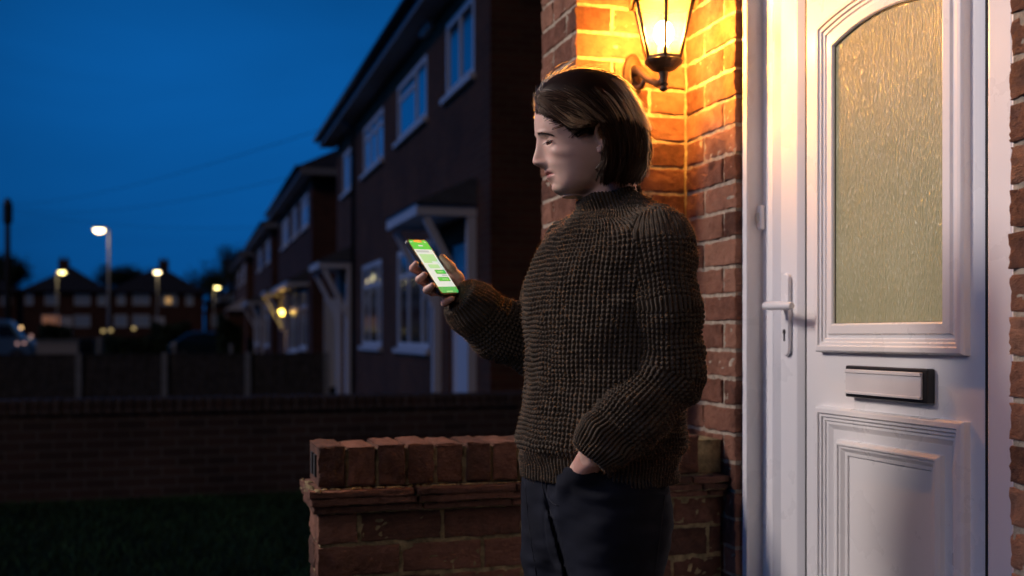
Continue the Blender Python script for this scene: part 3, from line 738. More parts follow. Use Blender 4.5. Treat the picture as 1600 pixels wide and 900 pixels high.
# ------------------------------------------------------------------ semi-detached houses across the cross street
def semi(label, Y, pxl, pxr, ups, downs, base, eave, ridge, chim):
    xa, xb = x_at(pxl, Y), x_at(pxr, Y); D = 8.0
    h = thing('semi_detached_house', ((xa+xb)/2, Y+D/2, base), label, 'house', 'hip roofed houses across the far end')
    mb = MB(); mb.box(xa, xb, Y, Y+D, base-0.8, eave); mb.build('wall', M['brick_dark'], h)
    s = 0.4; cy = Y+D/2; ins = D/2*1.0
    mb = MB(); mb.add([(xa-s,Y-s,eave),(xb+s,Y-s,eave),(xb+s,Y+D+s,eave),(xa-s,Y+D+s,eave),(xa+ins,cy,ridge),(xb-ins,cy,ridge)], [(0,1,5,4),(1,2,5),(2,3,4,5),(3,0,4),(3,2,1,0)])
    rf = mb.build('roof', M['roof'], h)
    cx = x_at(chim, cy); mb = MB(); mb.box(cx-0.5, cx+0.5, cy-0.4, cy+0.4, ridge-0.6, ridge+0.75)
    for q in (-0.25, 0.25): mb.lathe((cx+q, cy, ridge+0.75), [(0.12, 0), (0.1, 0.3)], 8)
    mb.build('chimney', M['brick_dark'], rf)
    t = t_at((pxl+pxr)/2, Y)
    for lst, (yb_, yt_) in ((ups, (477, 459)), (downs, (511, 492))):
        for w in lst:
            pa, pb, pm = w[0], w[1], (w[2] if len(w) > 2 else None)
            a, b = x_at(pa, Y), x_at(pb, Y); za, zb_ = EYE-(yb_-525)*t/FPX, EYE-(yt_-525)*t/FPX
            fm = MB(); tt = 0.09
            fm.box(a, b, Y-0.06, Y-0.002, za, za+tt); fm.box(a, b, Y-0.06, Y-0.002, zb_-tt, zb_); fm.box(a, a+tt, Y-0.058, Y-0.002, za+tt, zb_-tt); fm.box(b-tt, b, Y-0.058, Y-0.002, za+tt, zb_-tt)
            k = max(1, int((b-a)/0.65))
            for i in range(1, k): q = a+(b-a)*i/k; fm.box(q-0.04, q+0.04, Y-0.058, Y-0.002, za+tt, zb_-tt)
            fo = fm.build('window', M['pvc_far'], h)
            fm = MB(); fm.box(a+tt, b-tt, Y-0.03, Y-0.004, za+tt, zb_-tt); fm.build('pane', M['glass_far'] if not pm else M[pm], fo)
    mb = MB(); dx = x_at(pxl+0.52*(pxr-pxl), Y); mb.box(dx-0.5, dx+0.5, Y-0.05, Y-0.002, base, base+2.1); mb.build('door', M['pvc_far'], h)
    return h
M['glass_far'] = glass_mat('far_window_glass', (0.45, 0.6, 0.8), 0.05, 0.3, 0.2)
semi('hip roofed house pair with a pinkish lit ground floor window, behind the tall street lamp', 114, 36, 168, [(28+11, 52), (70, 92), (116, 141), (152, 166)], [(65, 95, 'glass_lit'), (116, 141)], 0.95, 5.5, 8.1, 100)
semi('hip roofed house pair with one small amber lit upstairs window', 114, 174, 318, [(182, 196), (207, 234), (252, 277), (290, 302)], [(178, 199), (207, 234)], 0.95, 5.5, 8.2, 256)
o = [x for x in bpy.data.objects if x.name.startswith('semi_detached')][-1]
mb = MB(); Yq = 113.93; mb.box(x_at(259, Yq), x_at(267.5, Yq), Yq-0.02, Yq+0.005, EYE-(474-525)*t_at(262, Yq)/FPX, EYE-(465-525)*t_at(262, Yq)/FPX); mb.build('lit_curtain_gap', M['glass_lit2'], o)
semi('hip roofed house cut off by the left edge behind the telegraph pole', 116, -120, 26, [(-60, -35), (2, 18)], [(-60, -30)], 0.95, 5.5, 8.0, -50)
semi('hip roofed house half hidden by bare trees at the far right', 128, 322, 440, [(330, 345), (352, 366)], [(330, 348)], 0.95, 4.9, 7.2, 400)

# ------------------------------------------------------------------ street lamps and pole
def street_lamp(px, py, t, label, m, arm, h_pole=None, watts=60):
    x, y, z = at(px, py, t); bx = x-arm
    o = thing('street_lamp', (bx, y, GZ), label, 'street lamp', 'lit street lamps')
    gz = GZ if y < 72 else GZ+(min(y, 112)-72)/40*1.1
    mb = MB(); mb.tube([(bx, y, gz), (bx, y, gz+1.2), (bx, y, z+0.02)], [0.085, 0.07, 0.05], 10); mb.build('pole', M['steel'], o)
    mb = MB(); mb.tube([(bx, y, z+0.0), (bx+arm*0.3, y, z+0.10), (x, y, z+0.09)], 0.04, 8); mb.build('arm', M['steel'], o)
    mb = MB(); sg = 1 if arm >= 0 else -1
    mb.lathe((x, y, z), [(0.10, 0.14), (0.24, 0.10), (0.28, 0.05), (0.27, 0.03)], 14); mb.build('lamp_head', M['steel'], o)
    mb = MB(); mb.smooth = True; mb.lathe((x, y, z), [(0.25, 0.028), (0.24, -0.05), (0.16, -0.13), (0.02, -0.16)], 14); mb.build('lens', m, o)
    L_ = bpy.data.lights.new('street_lamp_glow', 'POINT'); L_.energy = watts; L_.color = (1, 0.72, 0.4); L_.shadow_soft_size = 0.2
    lo = bpy.data.objects.new('street_lamp_glow', L_); COL.objects.link(lo); lo.parent = o; lo.location = (x-bx, -0.35, z-GZ-0.25)
street_lamp(155, 359, 50, 'tallest street lamp, standing between the two hip roofed house pairs', M['head_lamp'], -0.42, watts=28)
street_lamp(97, 425, 80, 'lit street lamp in front of the left house pair chimney', M['head_lamp2'], 0.35, watts=22)
street_lamp(246, 425, 82, 'lit street lamp in front of the chimney of the right house pair', M['head_lamp'], 0.0, watts=12)
street_lamp(339.5, 449, 100, 'lowest yellow street lamp beside the bare trees at the right', M['head_lamp2'], 0.3, watts=15)
tx, ty, tz = at(12, 310, 54)
tp = thing('telegraph_pole', (tx, ty, GZ), 'dark wooden telegraph pole at the left edge', 'pole')
mb = MB(); mb.tube([(tx, ty, GZ), (tx, ty, tz)], [0.17, 0.12], 12); mb.build('pole', M['pole_wood'], tp)
mb = MB(); mb.lathe((tx, ty, tz-1.3), [(0.14, 0), (0.24, 0.15), (0.24, 1.0), (0.13, 1.25), (0.05, 1.32)], 12); mb.build('terminal_block', M['gutter'], tp)
def wire(a, b, sag, label):
    mb = MB(); a = Vector(a); b = Vector(b)
    mb.tube([a.lerp(b, k/16)-Vector((0,0,sag*4*(k/16)*(1-k/16))) for k in range(17)], 0.006, 5)
    o = mb.build('overhead_wire', M['gutter'], None, org=a); tag(o, label, 'wire', 'overhead telephone wires')
wire((tx, ty, tz-0.3), (2.4, 20.0, 4.95), 0.35, 'faint telephone wire from the pole to the nearest dark house eave')
wire((tx, ty, tz-0.45), (2.36, 25.5, 4.85), 0.5, 'telephone wire ending at the eave of the house with the porch lamp')
wire((tx, ty, tz-0.6), (2.36, 38.0, 4.85), 0.3, 'telephone wire ending at the eave of the third brick house')

# ------------------------------------------------------------------ vehicles on the cross street
def wheel(parent, x, y, z, r, w):
    mb = MB(); n = 20
    pr = [(r*0.62, -w/2), (r*0.93, -w/2), (r, -w/2+0.03), (r, w/2-0.03), (r*0.93, w/2), (r*0.62, w/2)]
    vs = [(x+q*math.cos(2*PI*k/n), y+h, z+q*math.sin(2*PI*k/n)) for q, h in pr for k in range(n)]
    mb.add(vs, [(i*n+k, i*n+(k+1)%n, (i+1)*n+(k+1)%n, (i+1)*n+k) for i in range(5) for k in range(n)])
    wh = mb.build('wheel', M['rubber'], parent, recalc=True)
    mb = MB(); vs = [(x+q*math.cos(2*PI*k/n), y+h, z+q*math.sin(2*PI*k/n)) for q, h in ((r*0.62, -w/2+0.01), (r*0.2, -w/2+0.03), (r*0.18, w/2-0.03), (r*0.62, w/2-0.01)) for k in range(n)]
    mb.add(vs, [(i*n+k, i*n+(k+1)%n, (i+1)*n+(k+1)%n, (i+1)*n+k) for i in range(3) for k in range(n)]); mb.build('rim', M['alloy'], wh, recalc=True)
def car_shell(mb, prof, y0, y1, taper):
    """side outline (x,z,inset factor) skinned across the width with tumblehome"""
    lay = [(y0, 1.0), (y0+0.12, 0.45), (y0+0.28, 0.0), (y1-0.28, 0.0), (y1-0.12, 0.45), (y1, 1.0)]
    vs = []; n = len(prof); cx = sum(p[0] for p in prof)/n
    for y, k in lay:
        for (x, z) in prof:
            tz_ = max(0, z-0.95); yy = y+(1 if y < (y0+y1)/2 else -1)*tz_*taper*(1 if k else 0.6)
            vs.append((x+(cx-x)*0.03*k, yy, z-0.05*k*(1 if z > 0.9 else 0)))
    fs = [(i*n+k, i*n+(k+1)%n, (i+1)*n+(k+1)%n, (i+1)*n+k) for i in range(len(lay)-1) for k in range(n)]
    fs += [tuple(range(n)), tuple((len(lay)-1)*n+k for k in range(n))[::-1]]
    mb.add(vs, fs)
def hatchback(pl_, pr_, Y, label):
    xa, xb = x_at(pl_, Y), x_at(pr_, Y); L_ = xb-xa; S = lambda q: xa+L_*q
    o = thing('parked_car', ((xa+xb)/2, Y+0.85, GZ), label, 'car')
    prof = [(0.0, .45), (0.005, .75), (0.05, .92), (0.10, 1.0), (0.235, 1.36), (0.30, 1.44), (0.45, 1.475), (0.60, 1.43), (0.79, 1.03), (0.95, .88), (0.99, .70), (1.0, .42), (0.9, .24), (0.1, .24)]
    mb = MB(); car_shell(mb, [(S(q), z+GZ) for q, z in prof], Y, Y+1.72, 0.28); mb.smooth = False
    mb.build('body', M['car_dark'], o, recalc=True, bevel=0.05, seg=3)
    for k, poly in enumerate(([(0.16, 1.02), (0.26, 1.33), (0.34, 1.38), (0.44, 1.4), (0.44, 1.02)], [(0.46, 1.02), (0.46, 1.4), (0.585, 1.36), (0.73, 1.04), (0.72, 1.02)])):
        for s_ in (0, 1):
            mb = MB(); y_ = (lambda z: (Y-0.004+(z-0.95)*0.28) if s_ == 0 else (Y+1.724-(z-0.95)*0.28))
            vs = [(S(q), y_(z), z+GZ) for q, z in poly]+[(S(q), y_(z)+(0.03 if s_ == 0 else -0.03), z+GZ) for q, z in poly]; n = len(poly)
            mb.add(vs, [tuple(range(n)), tuple(range(2*n-1, n-1, -1))]+[(i, n+i, n+(i+1)%n, (i+1)%n) for i in range(n)]); mb.build('side_window', M['car_glass'], o, recalc=True)
    for q in (0.19, 0.80):
        wheel(o, S(q), Y+0.08, GZ+0.31, 0.31, 0.2); wheel(o, S(q), Y+1.64, GZ+0.31, 0.31, 0.2)
    mb = MB(); mb.box(S(0.93), S(0.985), Y+0.02, Y+0.35, GZ+0.62, GZ+0.76); mb.build('headlight', M['car_glass'], o)
    mb = MB(); mb.box(S(0.45), S(0.455), Y-0.02, Y-0.002, GZ+0.4, GZ+0.95); mb.box(S(0.5), S(0.55), Y-0.03, Y-0.002, GZ+0.84, GZ+0.87); mb.build('door_handle', M['gutter'], o)
    return o
hatchback(262, 384, 55.5, 'dark parked hatchback beyond the fence, below the lowest street lamp')
# blue van
Y = 52.5; xa, xb = x_at(-105, Y), x_at(52, Y); L_ = xb-xa; S = lambda q: xa+L_*q
o = thing('parked_van', ((xa+xb)/2, Y+0.95, GZ), 'pale blue van with lit lamps at the left edge of the photo', 'van')
mb = MB(); car_shell(mb, [(S(q), z+GZ) for q, z in [(0, .4), (0, 1.85), (0.02, 1.95), (0.70, 1.97), (0.76, 1.9), (0.87, 1.22), (0.98, 1.02), (1.0, .8), (1.0, .35), (0.95, .25), (0.05, .25)]], Y, Y+1.9, 0.1)
mb.build('body', M['car_blue'], o, recalc=True, bevel=0.05)
mb = MB(); mb.prism([(S(0.64), GZ+1.2), (S(0.64), GZ+1.72), (S(0.755), GZ+1.72), (S(0.84), GZ+1.2)], 1, Y-0.004+0.03, Y+0.05); mb.build('side_window', M['car_glass'], o)
for q in (0.17, 0.83): wheel(o, S(q), Y+0.08, GZ+0.33, 0.33, 0.22); wheel(o, S(q), Y+1.8, GZ+0.33, 0.33, 0.22)
for px_, py_, r_, mm in ((33, 512, 0.07, 'small_lamp'),):
    c = at(px_, py_, t_at(px_, Y)); mb = MB(); mb.smooth = True; mb.lathe((c[0], Y-0.02, c[2]), [(r_*math.sin(a), -r_*math.cos(a)) for a in np.linspace(0.05, PI-0.05, 8)], 10); mb.build('indicator_lamp', M[mm], o)
M['dim_lamp'] = emit('dim_pinkish_lamp', (1.0, 0.55, 0.5), 0.6)
for px_, py_ in ((49, 525), (27, 537), (38, 536)):
    c = at(px_, py_, t_at(px_, Y)); mb = MB(); mb.smooth = True; mb.lathe((c[0], Y-0.02, c[2]), [(0.06*math.sin(a), -0.06*math.cos(a)) for a in np.linspace(0.05, PI-0.05, 8)], 10); mb.build('marker_lamp', M['dim_lamp'], o)

# ------------------------------------------------------------------ small things beyond the fence
Y = 40.0
xa, xb = x_at(57, Y), x_at(121, Y); mb = MB(); t = t_at(90, Y)
ww = thing('rendered_wall', ((xa+xb)/2, Y, GZ), 'short pale rendered wall just above the fence, right of the blue van', 'wall')
mb.box(xa, xb, Y, Y+0.2, GZ, EYE-(534-525)*t/FPX); mb.build('wall_body', M['render'], ww)
mb = MB(); mb.box(xa-0.04, xb+0.04, Y-0.04, Y+0.24, EYE-(534-525)*t/FPX+0.002, EYE-(531-525)*t/FPX); mb.build('coping', M['concrete'], ww, bevel=0.01)
Y = 40.5
xa, xb = x_at(123, Y), x_at(146, Y); t = t_at(135, Y); zt_ = EYE-(530-525)*t/FPX
wb = thing('wheelie_bin', ((xa+xb)/2, Y, GZ), 'dark wheelie bin between the pale rendered wall and a white gatepost', 'bin')
mb = MB(); mb.add([(xa+.04,Y,GZ+0.05),(xb-.04,Y,GZ+0.05),(xb-.04,Y+.5,GZ+0.05),(xa+.04,Y+.5,GZ+0.05),(xa,Y-.05,zt_-.06),(xb,Y-.05,zt_-.06),(xb,Y+.6,zt_-.06),(xa,Y+.6,zt_-.06)], [(0,3,2,1),(4,5,6,7),(0,1,5,4),(1,2,6,5),(2,3,7,6),(3,0,4,7)]); mb.build('bin_body', M['gutter'], wb, bevel=0.02)
mb = MB(); mb.box(xa-.02, xb+.02, Y-.08, Y+.62, zt_-.058, zt_); mb.build('lid', M['gutter'], wb, bevel=0.02)
for dx in (0.06, -0.06):
    mb = MB(); xx = xa+dx if dx > 0 else xb+dx; mb.tube([(xx-0.03, Y+0.52, GZ+0.1), (xx+0.03, Y+0.52, GZ+0.1)], 0.1, 12); mb.build('wheel', M['rubber'], wb)
for px_, h_, lb in ((154.5, 531, 'white gatepost right of the wheelie bin'), (272, 541, 'thin pale gatepost in front of the rear wheel of the dark car'), (361, 541, 'thin pale gatepost in front of the front wheel of the dark car')):
    Y = 40.2; t = t_at(px_, Y); x = x_at(px_, Y); z = EYE-(h_-525)*t/FPX
    gp = thing('gatepost', (x, Y, GZ), lb, 'post'); mb = MB(); mb.box(x-0.06, x+0.06, Y-0.06, Y+0.06, GZ, z); mb.build('shaft', M['concrete'], gp, bevel=0.01)
    mb = MB(); mb.lathe((x, Y, z+0.001), [(0.1, 0), (0.1, 0.03), (0.02, 0.09)], 4, ang=PI/4); mb.build('cap', M['concrete'], gp)
def garden_lamp(px, py, Y, label):
    c = at(px, py, t_at(px, Y)); g_ = thing('garden_lamp', (c[0], Y, GZ), label, 'lamp', 'small lit lamps among the hedges')
    mb = MB(); mb.tube([(c[0], Y, GZ), (c[0], Y, c[2]-0.07)], 0.025, 8); mb.build('stem', M['iron'], g_)
    mb = MB(); mb.smooth = True; mb.lathe((c[0], Y, c[2]), [(0.075*math.sin(a), -0.075*math.cos(a)) for a in np.linspace(0.05, PI-0.05, 8)], 10); mb.build('lamp_globe', M['dim_lamp2'], g_)
M['dim_lamp2'] = emit('dim_yellow_lamp', (1.0, 0.72, 0.3), 0.55)
garden_lamp(173, 516, 48.0, 'dim lit garden lamp at the left end of the long hedge')
garden_lamp(209, 513, 47.4, 'dim lit garden lamp above the middle of the long hedge')
garden_lamp(161, 517, 48.3, 'dimmest garden lamp, furthest left, above the white gatepost')

# ------------------------------------------------------------------ hedges and trees
def leaf_cloud(n, fn, size):
    """n leaf-sized quads at points given by fn, randomly oriented"""
    P = fn(n); n = len(P)
    a = RNG.normal(size=(n, 3)); a /= np.linalg.norm(a, axis=1)[:,None]; b = np.cross(a, RNG.normal(size=(n, 3))); b /= np.linalg.norm(b, axis=1)[:,None]
    s = RNG.uniform(0.6, 1.4, n)[:,None]*size
    V = np.stack((P-a*s, P+b*s*0.5, P+a*s, P-b*s*0.5), 1).reshape(-1, 3)
    return V, np.arange(n*4).reshape(-1, 4)
def hedge(label, x0, x1, y0, y1, z0, h, dens, size=0.06):
    o = thing('hedge', ((x0+x1)/2, (y0+y1)/2, z0), label, 'hedge')
    def fn(n):
        P = np.stack((RNG.uniform(x0, x1, n), RNG.uniform(y0, y1, n), RNG.uniform(0, 1, n)), 1)
        top = h*(0.72+0.5*(vnoise(P*np.array((1,1,0)), 0.9, 3)-0.2)); P[:,2] = z0+P[:,2]**0.7*top
        return P
    V, F = leaf_cloud(dens, fn, size); raw_mesh('foliage', V, F, [M['leaf']], o, smooth=False)
    mb = MB()
    for k in range(int((x1-x0)/0.5)+1): q = x0+0.25+k*0.5; mb.tube([(q, (y0+y1)/2, z0), (q+0.1, (y0+y1)/2, z0+h*0.8)], [0.03, 0.012], 5)
    mb.build('stems', M['bark'], o)
    return o
hedge('low dark hedge beyond the fence between the white gatepost and the dark car', x_at(162, 46), x_at(262, 46), 45.6, 46.8, GZ, 1.28, 5000)
hedge('dark rounded bush right of the dark car, beside the far end of the terrace', x_at(340, 49), x_at(378, 49), 48.5, 50, GZ, 2.1, 4000, 0.08)
hedge('tall dark shrub behind the dark car', x_at(236, 66), x_at(298, 66), 65, 66.5, GZ, 2.3, 3500, 0.09)
hedge('dark shrub below the pinkish lit window', x_at(62, 68), x_at(112, 68), 67, 68.5, GZ, 2.0, 3000, 0.09)
def tree(label, px, Y, h, r, n=2600, twig=260):
    x = x_at(px, Y); gz = GZ if Y < 72 else GZ+(min(Y, 112)-72)/40*1.1
    o = thing('tree', (x, Y, gz), label, 'tree', 'bare trees behind the far houses')
    mb = MB(); rr = random.Random(int(px*13+Y)); tips = []
    def grow(p, d, L, rad, lev):
        q = p+d*L; mid = p.lerp(q, .5)+Vector((rr.uniform(-1,1), rr.uniform(-1,1), 0))*L*0.06
        mb.tube([p, mid, q], [rad, rad*.8, rad*.62], 6 if lev < 2 else 4, caps=False)
        tips.append(q)
        if lev >= 4: return
        for k in range(3 if lev < 3 else 2):
            nd = (d+Vector((rr.uniform(-1,1), rr.uniform(-1,1), rr.uniform(-.15,.65)))*0.75).normalized(); grow(q, nd, L*rr.uniform(.6,.82), rad*.58, lev+1)
    grow(Vector((x, Y, gz)), Vector((0.03, 0, 1)).normalized(), h*0.33, h*0.022, 0)
    mb.build('trunk', M['bark'], o)
    T = np.array([tuple(p) for p in tips if p.z > gz+h*0.42])
    def fn(n_): return T[RNG.integers(0, len(T), n_)]+RNG.normal(0, r*0.13, (n_, 3))
    V, F = leaf_cloud(n, fn, 0.15); raw_mesh('crown', V, F, [M['leaf']], o, smooth=False)
for a in ((22, 120, 8.3, 3, 'bare tree showing between the telegraph pole and the left house pair'), (-8, 125, 8.6, 3, 'bare tree at the very left edge of the roofs'), (176, 130, 9.0, 3.0, 'small tree in the gap between the two house pairs'),
          (200, 140, 9.2, 3.0, 'twiggy tree just left of the right house pair'), (320, 122, 7.4, 3, 'tree beside the right hand roof slope, left of the lowest lamp'), (345, 138, 9.5, 3.6, 'tree behind the lowest street lamp'), (368, 112, 8.8, 3.2, 'tall tree rising beside the end of the terrace')):
    tree(a[4], *a[:4])
# pale tv aerial pole above the far houses
ax_, ay_, az_ = at(357.5, 400, 90)
ap = thing('telegraph_pole', (ax_, ay_, GZ), 'slim distant pole rising just left of the terrace end', 'pole')
mb = MB(); mb.tube([(ax_, ay_, 0.3), (ax_, ay_, az_)], [0.14, 0.1], 10); mb.build('pole', M['pole_wood'], ap)
mb = MB(); mb.box(ax_-0.5, ax_+0.5, ay_-0.05, ay_+0.05, az_-0.4, az_-0.3); mb.build('cross_arm', M['pole_wood'], ap)
# ------------------------------------------------------------------ implicit surfaces -> one continuous mesh
def surface_nets(f, lo, hi, h, B=16, lip=1.8, chunk=70):
    lo = np.array(lo, float); hi = np.array(hi, float)
    nb = np.ceil((hi-lo)/(h*B)).astype(int)
    I = np.stack(np.meshgrid(*[np.arange(k) for k in nb], indexing='ij'), -1).reshape(-1, 3)
    C = lo+(I+0.5)*B*h
    vals = np.concatenate([f(C[a:a+200000]) for a in range(0, len(C), 200000)])
    I = I[np.abs(vals) < lip*B*h*0.87]
    g = np.stack(np.meshgrid(*[np.arange(B+1)]*3, indexing='ij'), -1)
    ck, cv, ek = [], [], []
    big = int(max(nb))*B+5
    key = lambda q: (q[...,0].astype(np.int64)*big+q[...,1])*big+q[...,2]
    corners = [(a,b,c) for a in (0,1) for b in (0,1) for c in (0,1)]
    edges = [(p, q) for p in corners for q in corners if p < q and sum(abs(x-y) for x, y in zip(p, q)) == 1]
    for a in range(0, len(I), chunk):
        G = I[a:a+chunk][:,None,None,None,:]*B+g[None]
        P = lo+G*h
        V = f(P.reshape(-1, 3)).reshape(P.shape[:-1])
        sub = lambda c: V[:, c[0]:B+c[0], c[1]:B+c[1], c[2]:B+c[2]]
        neg = sum((sub(c) < 0).astype(np.int8) for c in corners)
        m = (neg > 0) & (neg < 8)
        Gc = G[:, :B, :B, :B][m]
        acc = np.zeros((len(Gc), 3)); cnt = np.zeros(len(Gc))
        for p, q in edges:
            vp, vq = sub(p)[m], sub(q)[m]; cr = (vp < 0) != (vq < 0)
            t = np.where(cr, vp/np.where(cr, vp-vq, 1), 0)
            pt = np.array(p)+t[:,None]*(np.array(q)-np.array(p)); acc += np.where(cr[:,None], pt, 0); cnt += cr
        ck.append(key(Gc)); cv.append(lo+(Gc+acc/cnt[:,None])*h)
        s0 = sub((0,0,0)) < 0
        for ax in range(3):
            c = [0,0,0]; c[ax] = 1; ch = s0 != (sub(c) < 0)
            Ge = G[:, :B, :B, :B][ch]; ek.append((ax, Ge, s0[ch]))
    K = np.concatenate(ck); V = np.concatenate(cv); o = np.argsort(K); K, V = K[o], V[o]
    F = []
    for ax, Ge, s in ek:
        u, w = [(1,2),(2,0),(0,1)][ax]
        q = []
        ok = np.ones(len(Ge), bool)
        for du, dw in ((-1,-1),(0,-1),(0,0),(-1,0)):
            c = Ge.copy(); c[:,u] += du; c[:,w] += dw; kk = key(c); j = np.clip(np.searchsorted(K, kk), 0, len(K)-1); ok &= (K[j] == kk); q.append(j)
        q = np.stack(q, 1)[ok]; s = s[ok]; q[~s] = q[~s][:, ::-1]; F.append(q)
    return V, np.concatenate(F)
def smin(a, b, k):
    h = np.maximum(k-np.abs(a-b), 0)/k; return np.minimum(a, b)-h*h*k*0.25
def rcone(P, a, b, ra, rb):
    a = np.asarray(a, float); d = np.asarray(b, float)-a; t = np.clip(((P-a)@d)/(d@d), 0, 1)
    return np.linalg.norm(P-a-t[:,None]*d, axis=1)-(ra+t*(rb-ra))
def ell(P, c, r, R=None):
    q = P-np.asarray(c); q = q@R.T if R is not None else q; r = np.asarray(r, float)
    k0 = np.linalg.norm(q/r, axis=1); k1 = np.linalg.norm(q/(r*r), axis=1); return k0*(k0-1)/np.maximum(k1, 1e-9)
def chain(P, pts, rad, k=0.0):
    d = None
    for a, b, ra, rb in zip(pts, pts[1:], rad, rad[1:]):
        e = rcone(P, a, b, ra, rb); d = e if d is None else (smin(d, e, k) if k else np.minimum(d, e))
    return d
def keys(xs, ys, n=400, sm=9):
    xs = np.array(xs, float); ys = np.array(ys, float); q = np.linspace(xs[0], xs[-1], n); v = np.interp(q, xs, ys)
    kx = np.arange(-2*sm, 2*sm+1); kern = np.exp(-0.5*(kx/sm)**2); kern /= kern.sum()
    v = np.convolve(np.pad(v, 2*sm, mode='edge'), kern, 'valid')
    return lambda x: np.interp(x, q, v)
S = 2.07/FPX
TB = 2.07
YAW = math.radians(8)
HC = fig(925, 0, TB)
def head_uv(P):
    dr, df = P[:,0]-HC[0], P[:,1]-TB
    return -dr*math.cos(YAW)-df*math.sin(YAW), -dr*math.sin(YAW)+df*math.cos(YAW), 525-(P[:,2]-EYE)/S
def head_pt(px, v, py):                        # inverse: (profile px, lateral metres, row px) -> figure frame
    u = (925-px)*S
    return np.array((HC[0]-u*math.cos(YAW)-v*math.sin(YAW), TB-u*math.sin(YAW)+v*math.cos(YAW), EYE-(py-525)*S))
ky = [118,124,135,150,165,176,190,205,213,222,235,250,262,272,282,290,297,303,307]
FRONT = keys(ky, [900,876,856,845,838.5,835.5,834.5,835.2,837.0,841.5,846.5,850.5,852,855.5,859.5,861.8,864.5,870,880], sm=5)
BACK = keys(ky, [950,962,978,988,994,997,999,999,998,997,994,988,980,966,950,940,930,921,912], sm=5)
WID = keys(ky, [.022,.036,.053,.064,.070,.0725,.0735,.074,.0735,.0725,.071,.0695,.067,.0635,.0595,.055,.048,.038,.024], sm=5)
NOSE = keys([209,214,218,222,230,240,247,251,254,257,259.5,261.5,263.5,266,269], [0,0.6,2.0,4.2,8.0,13.2,17.3,19.0,19.9,19.6,17.6,14.0,9.0,3.5,0], sm=3)
NSIG = keys([209,220,232,242,250,256,262,270], [.010,.0085,.0085,.0092,.0105,.0125,.0125,.013], sm=4)
def face_pt(px, v, py):                        # a feature seen at px,py whose lateral offset is v (nearer things look larger)
    t = TB-abs(v); return head_pt(800+(px-800)*t/TB if v < 0 else px, v, 525+(py-525)*t/TB)
def vrow(av): return 302*av/TB                 # rows by which a near-side feature shifts
EYU = [face_pt(863.5, s*0.031, 222.5) for s in (-1, 1)]
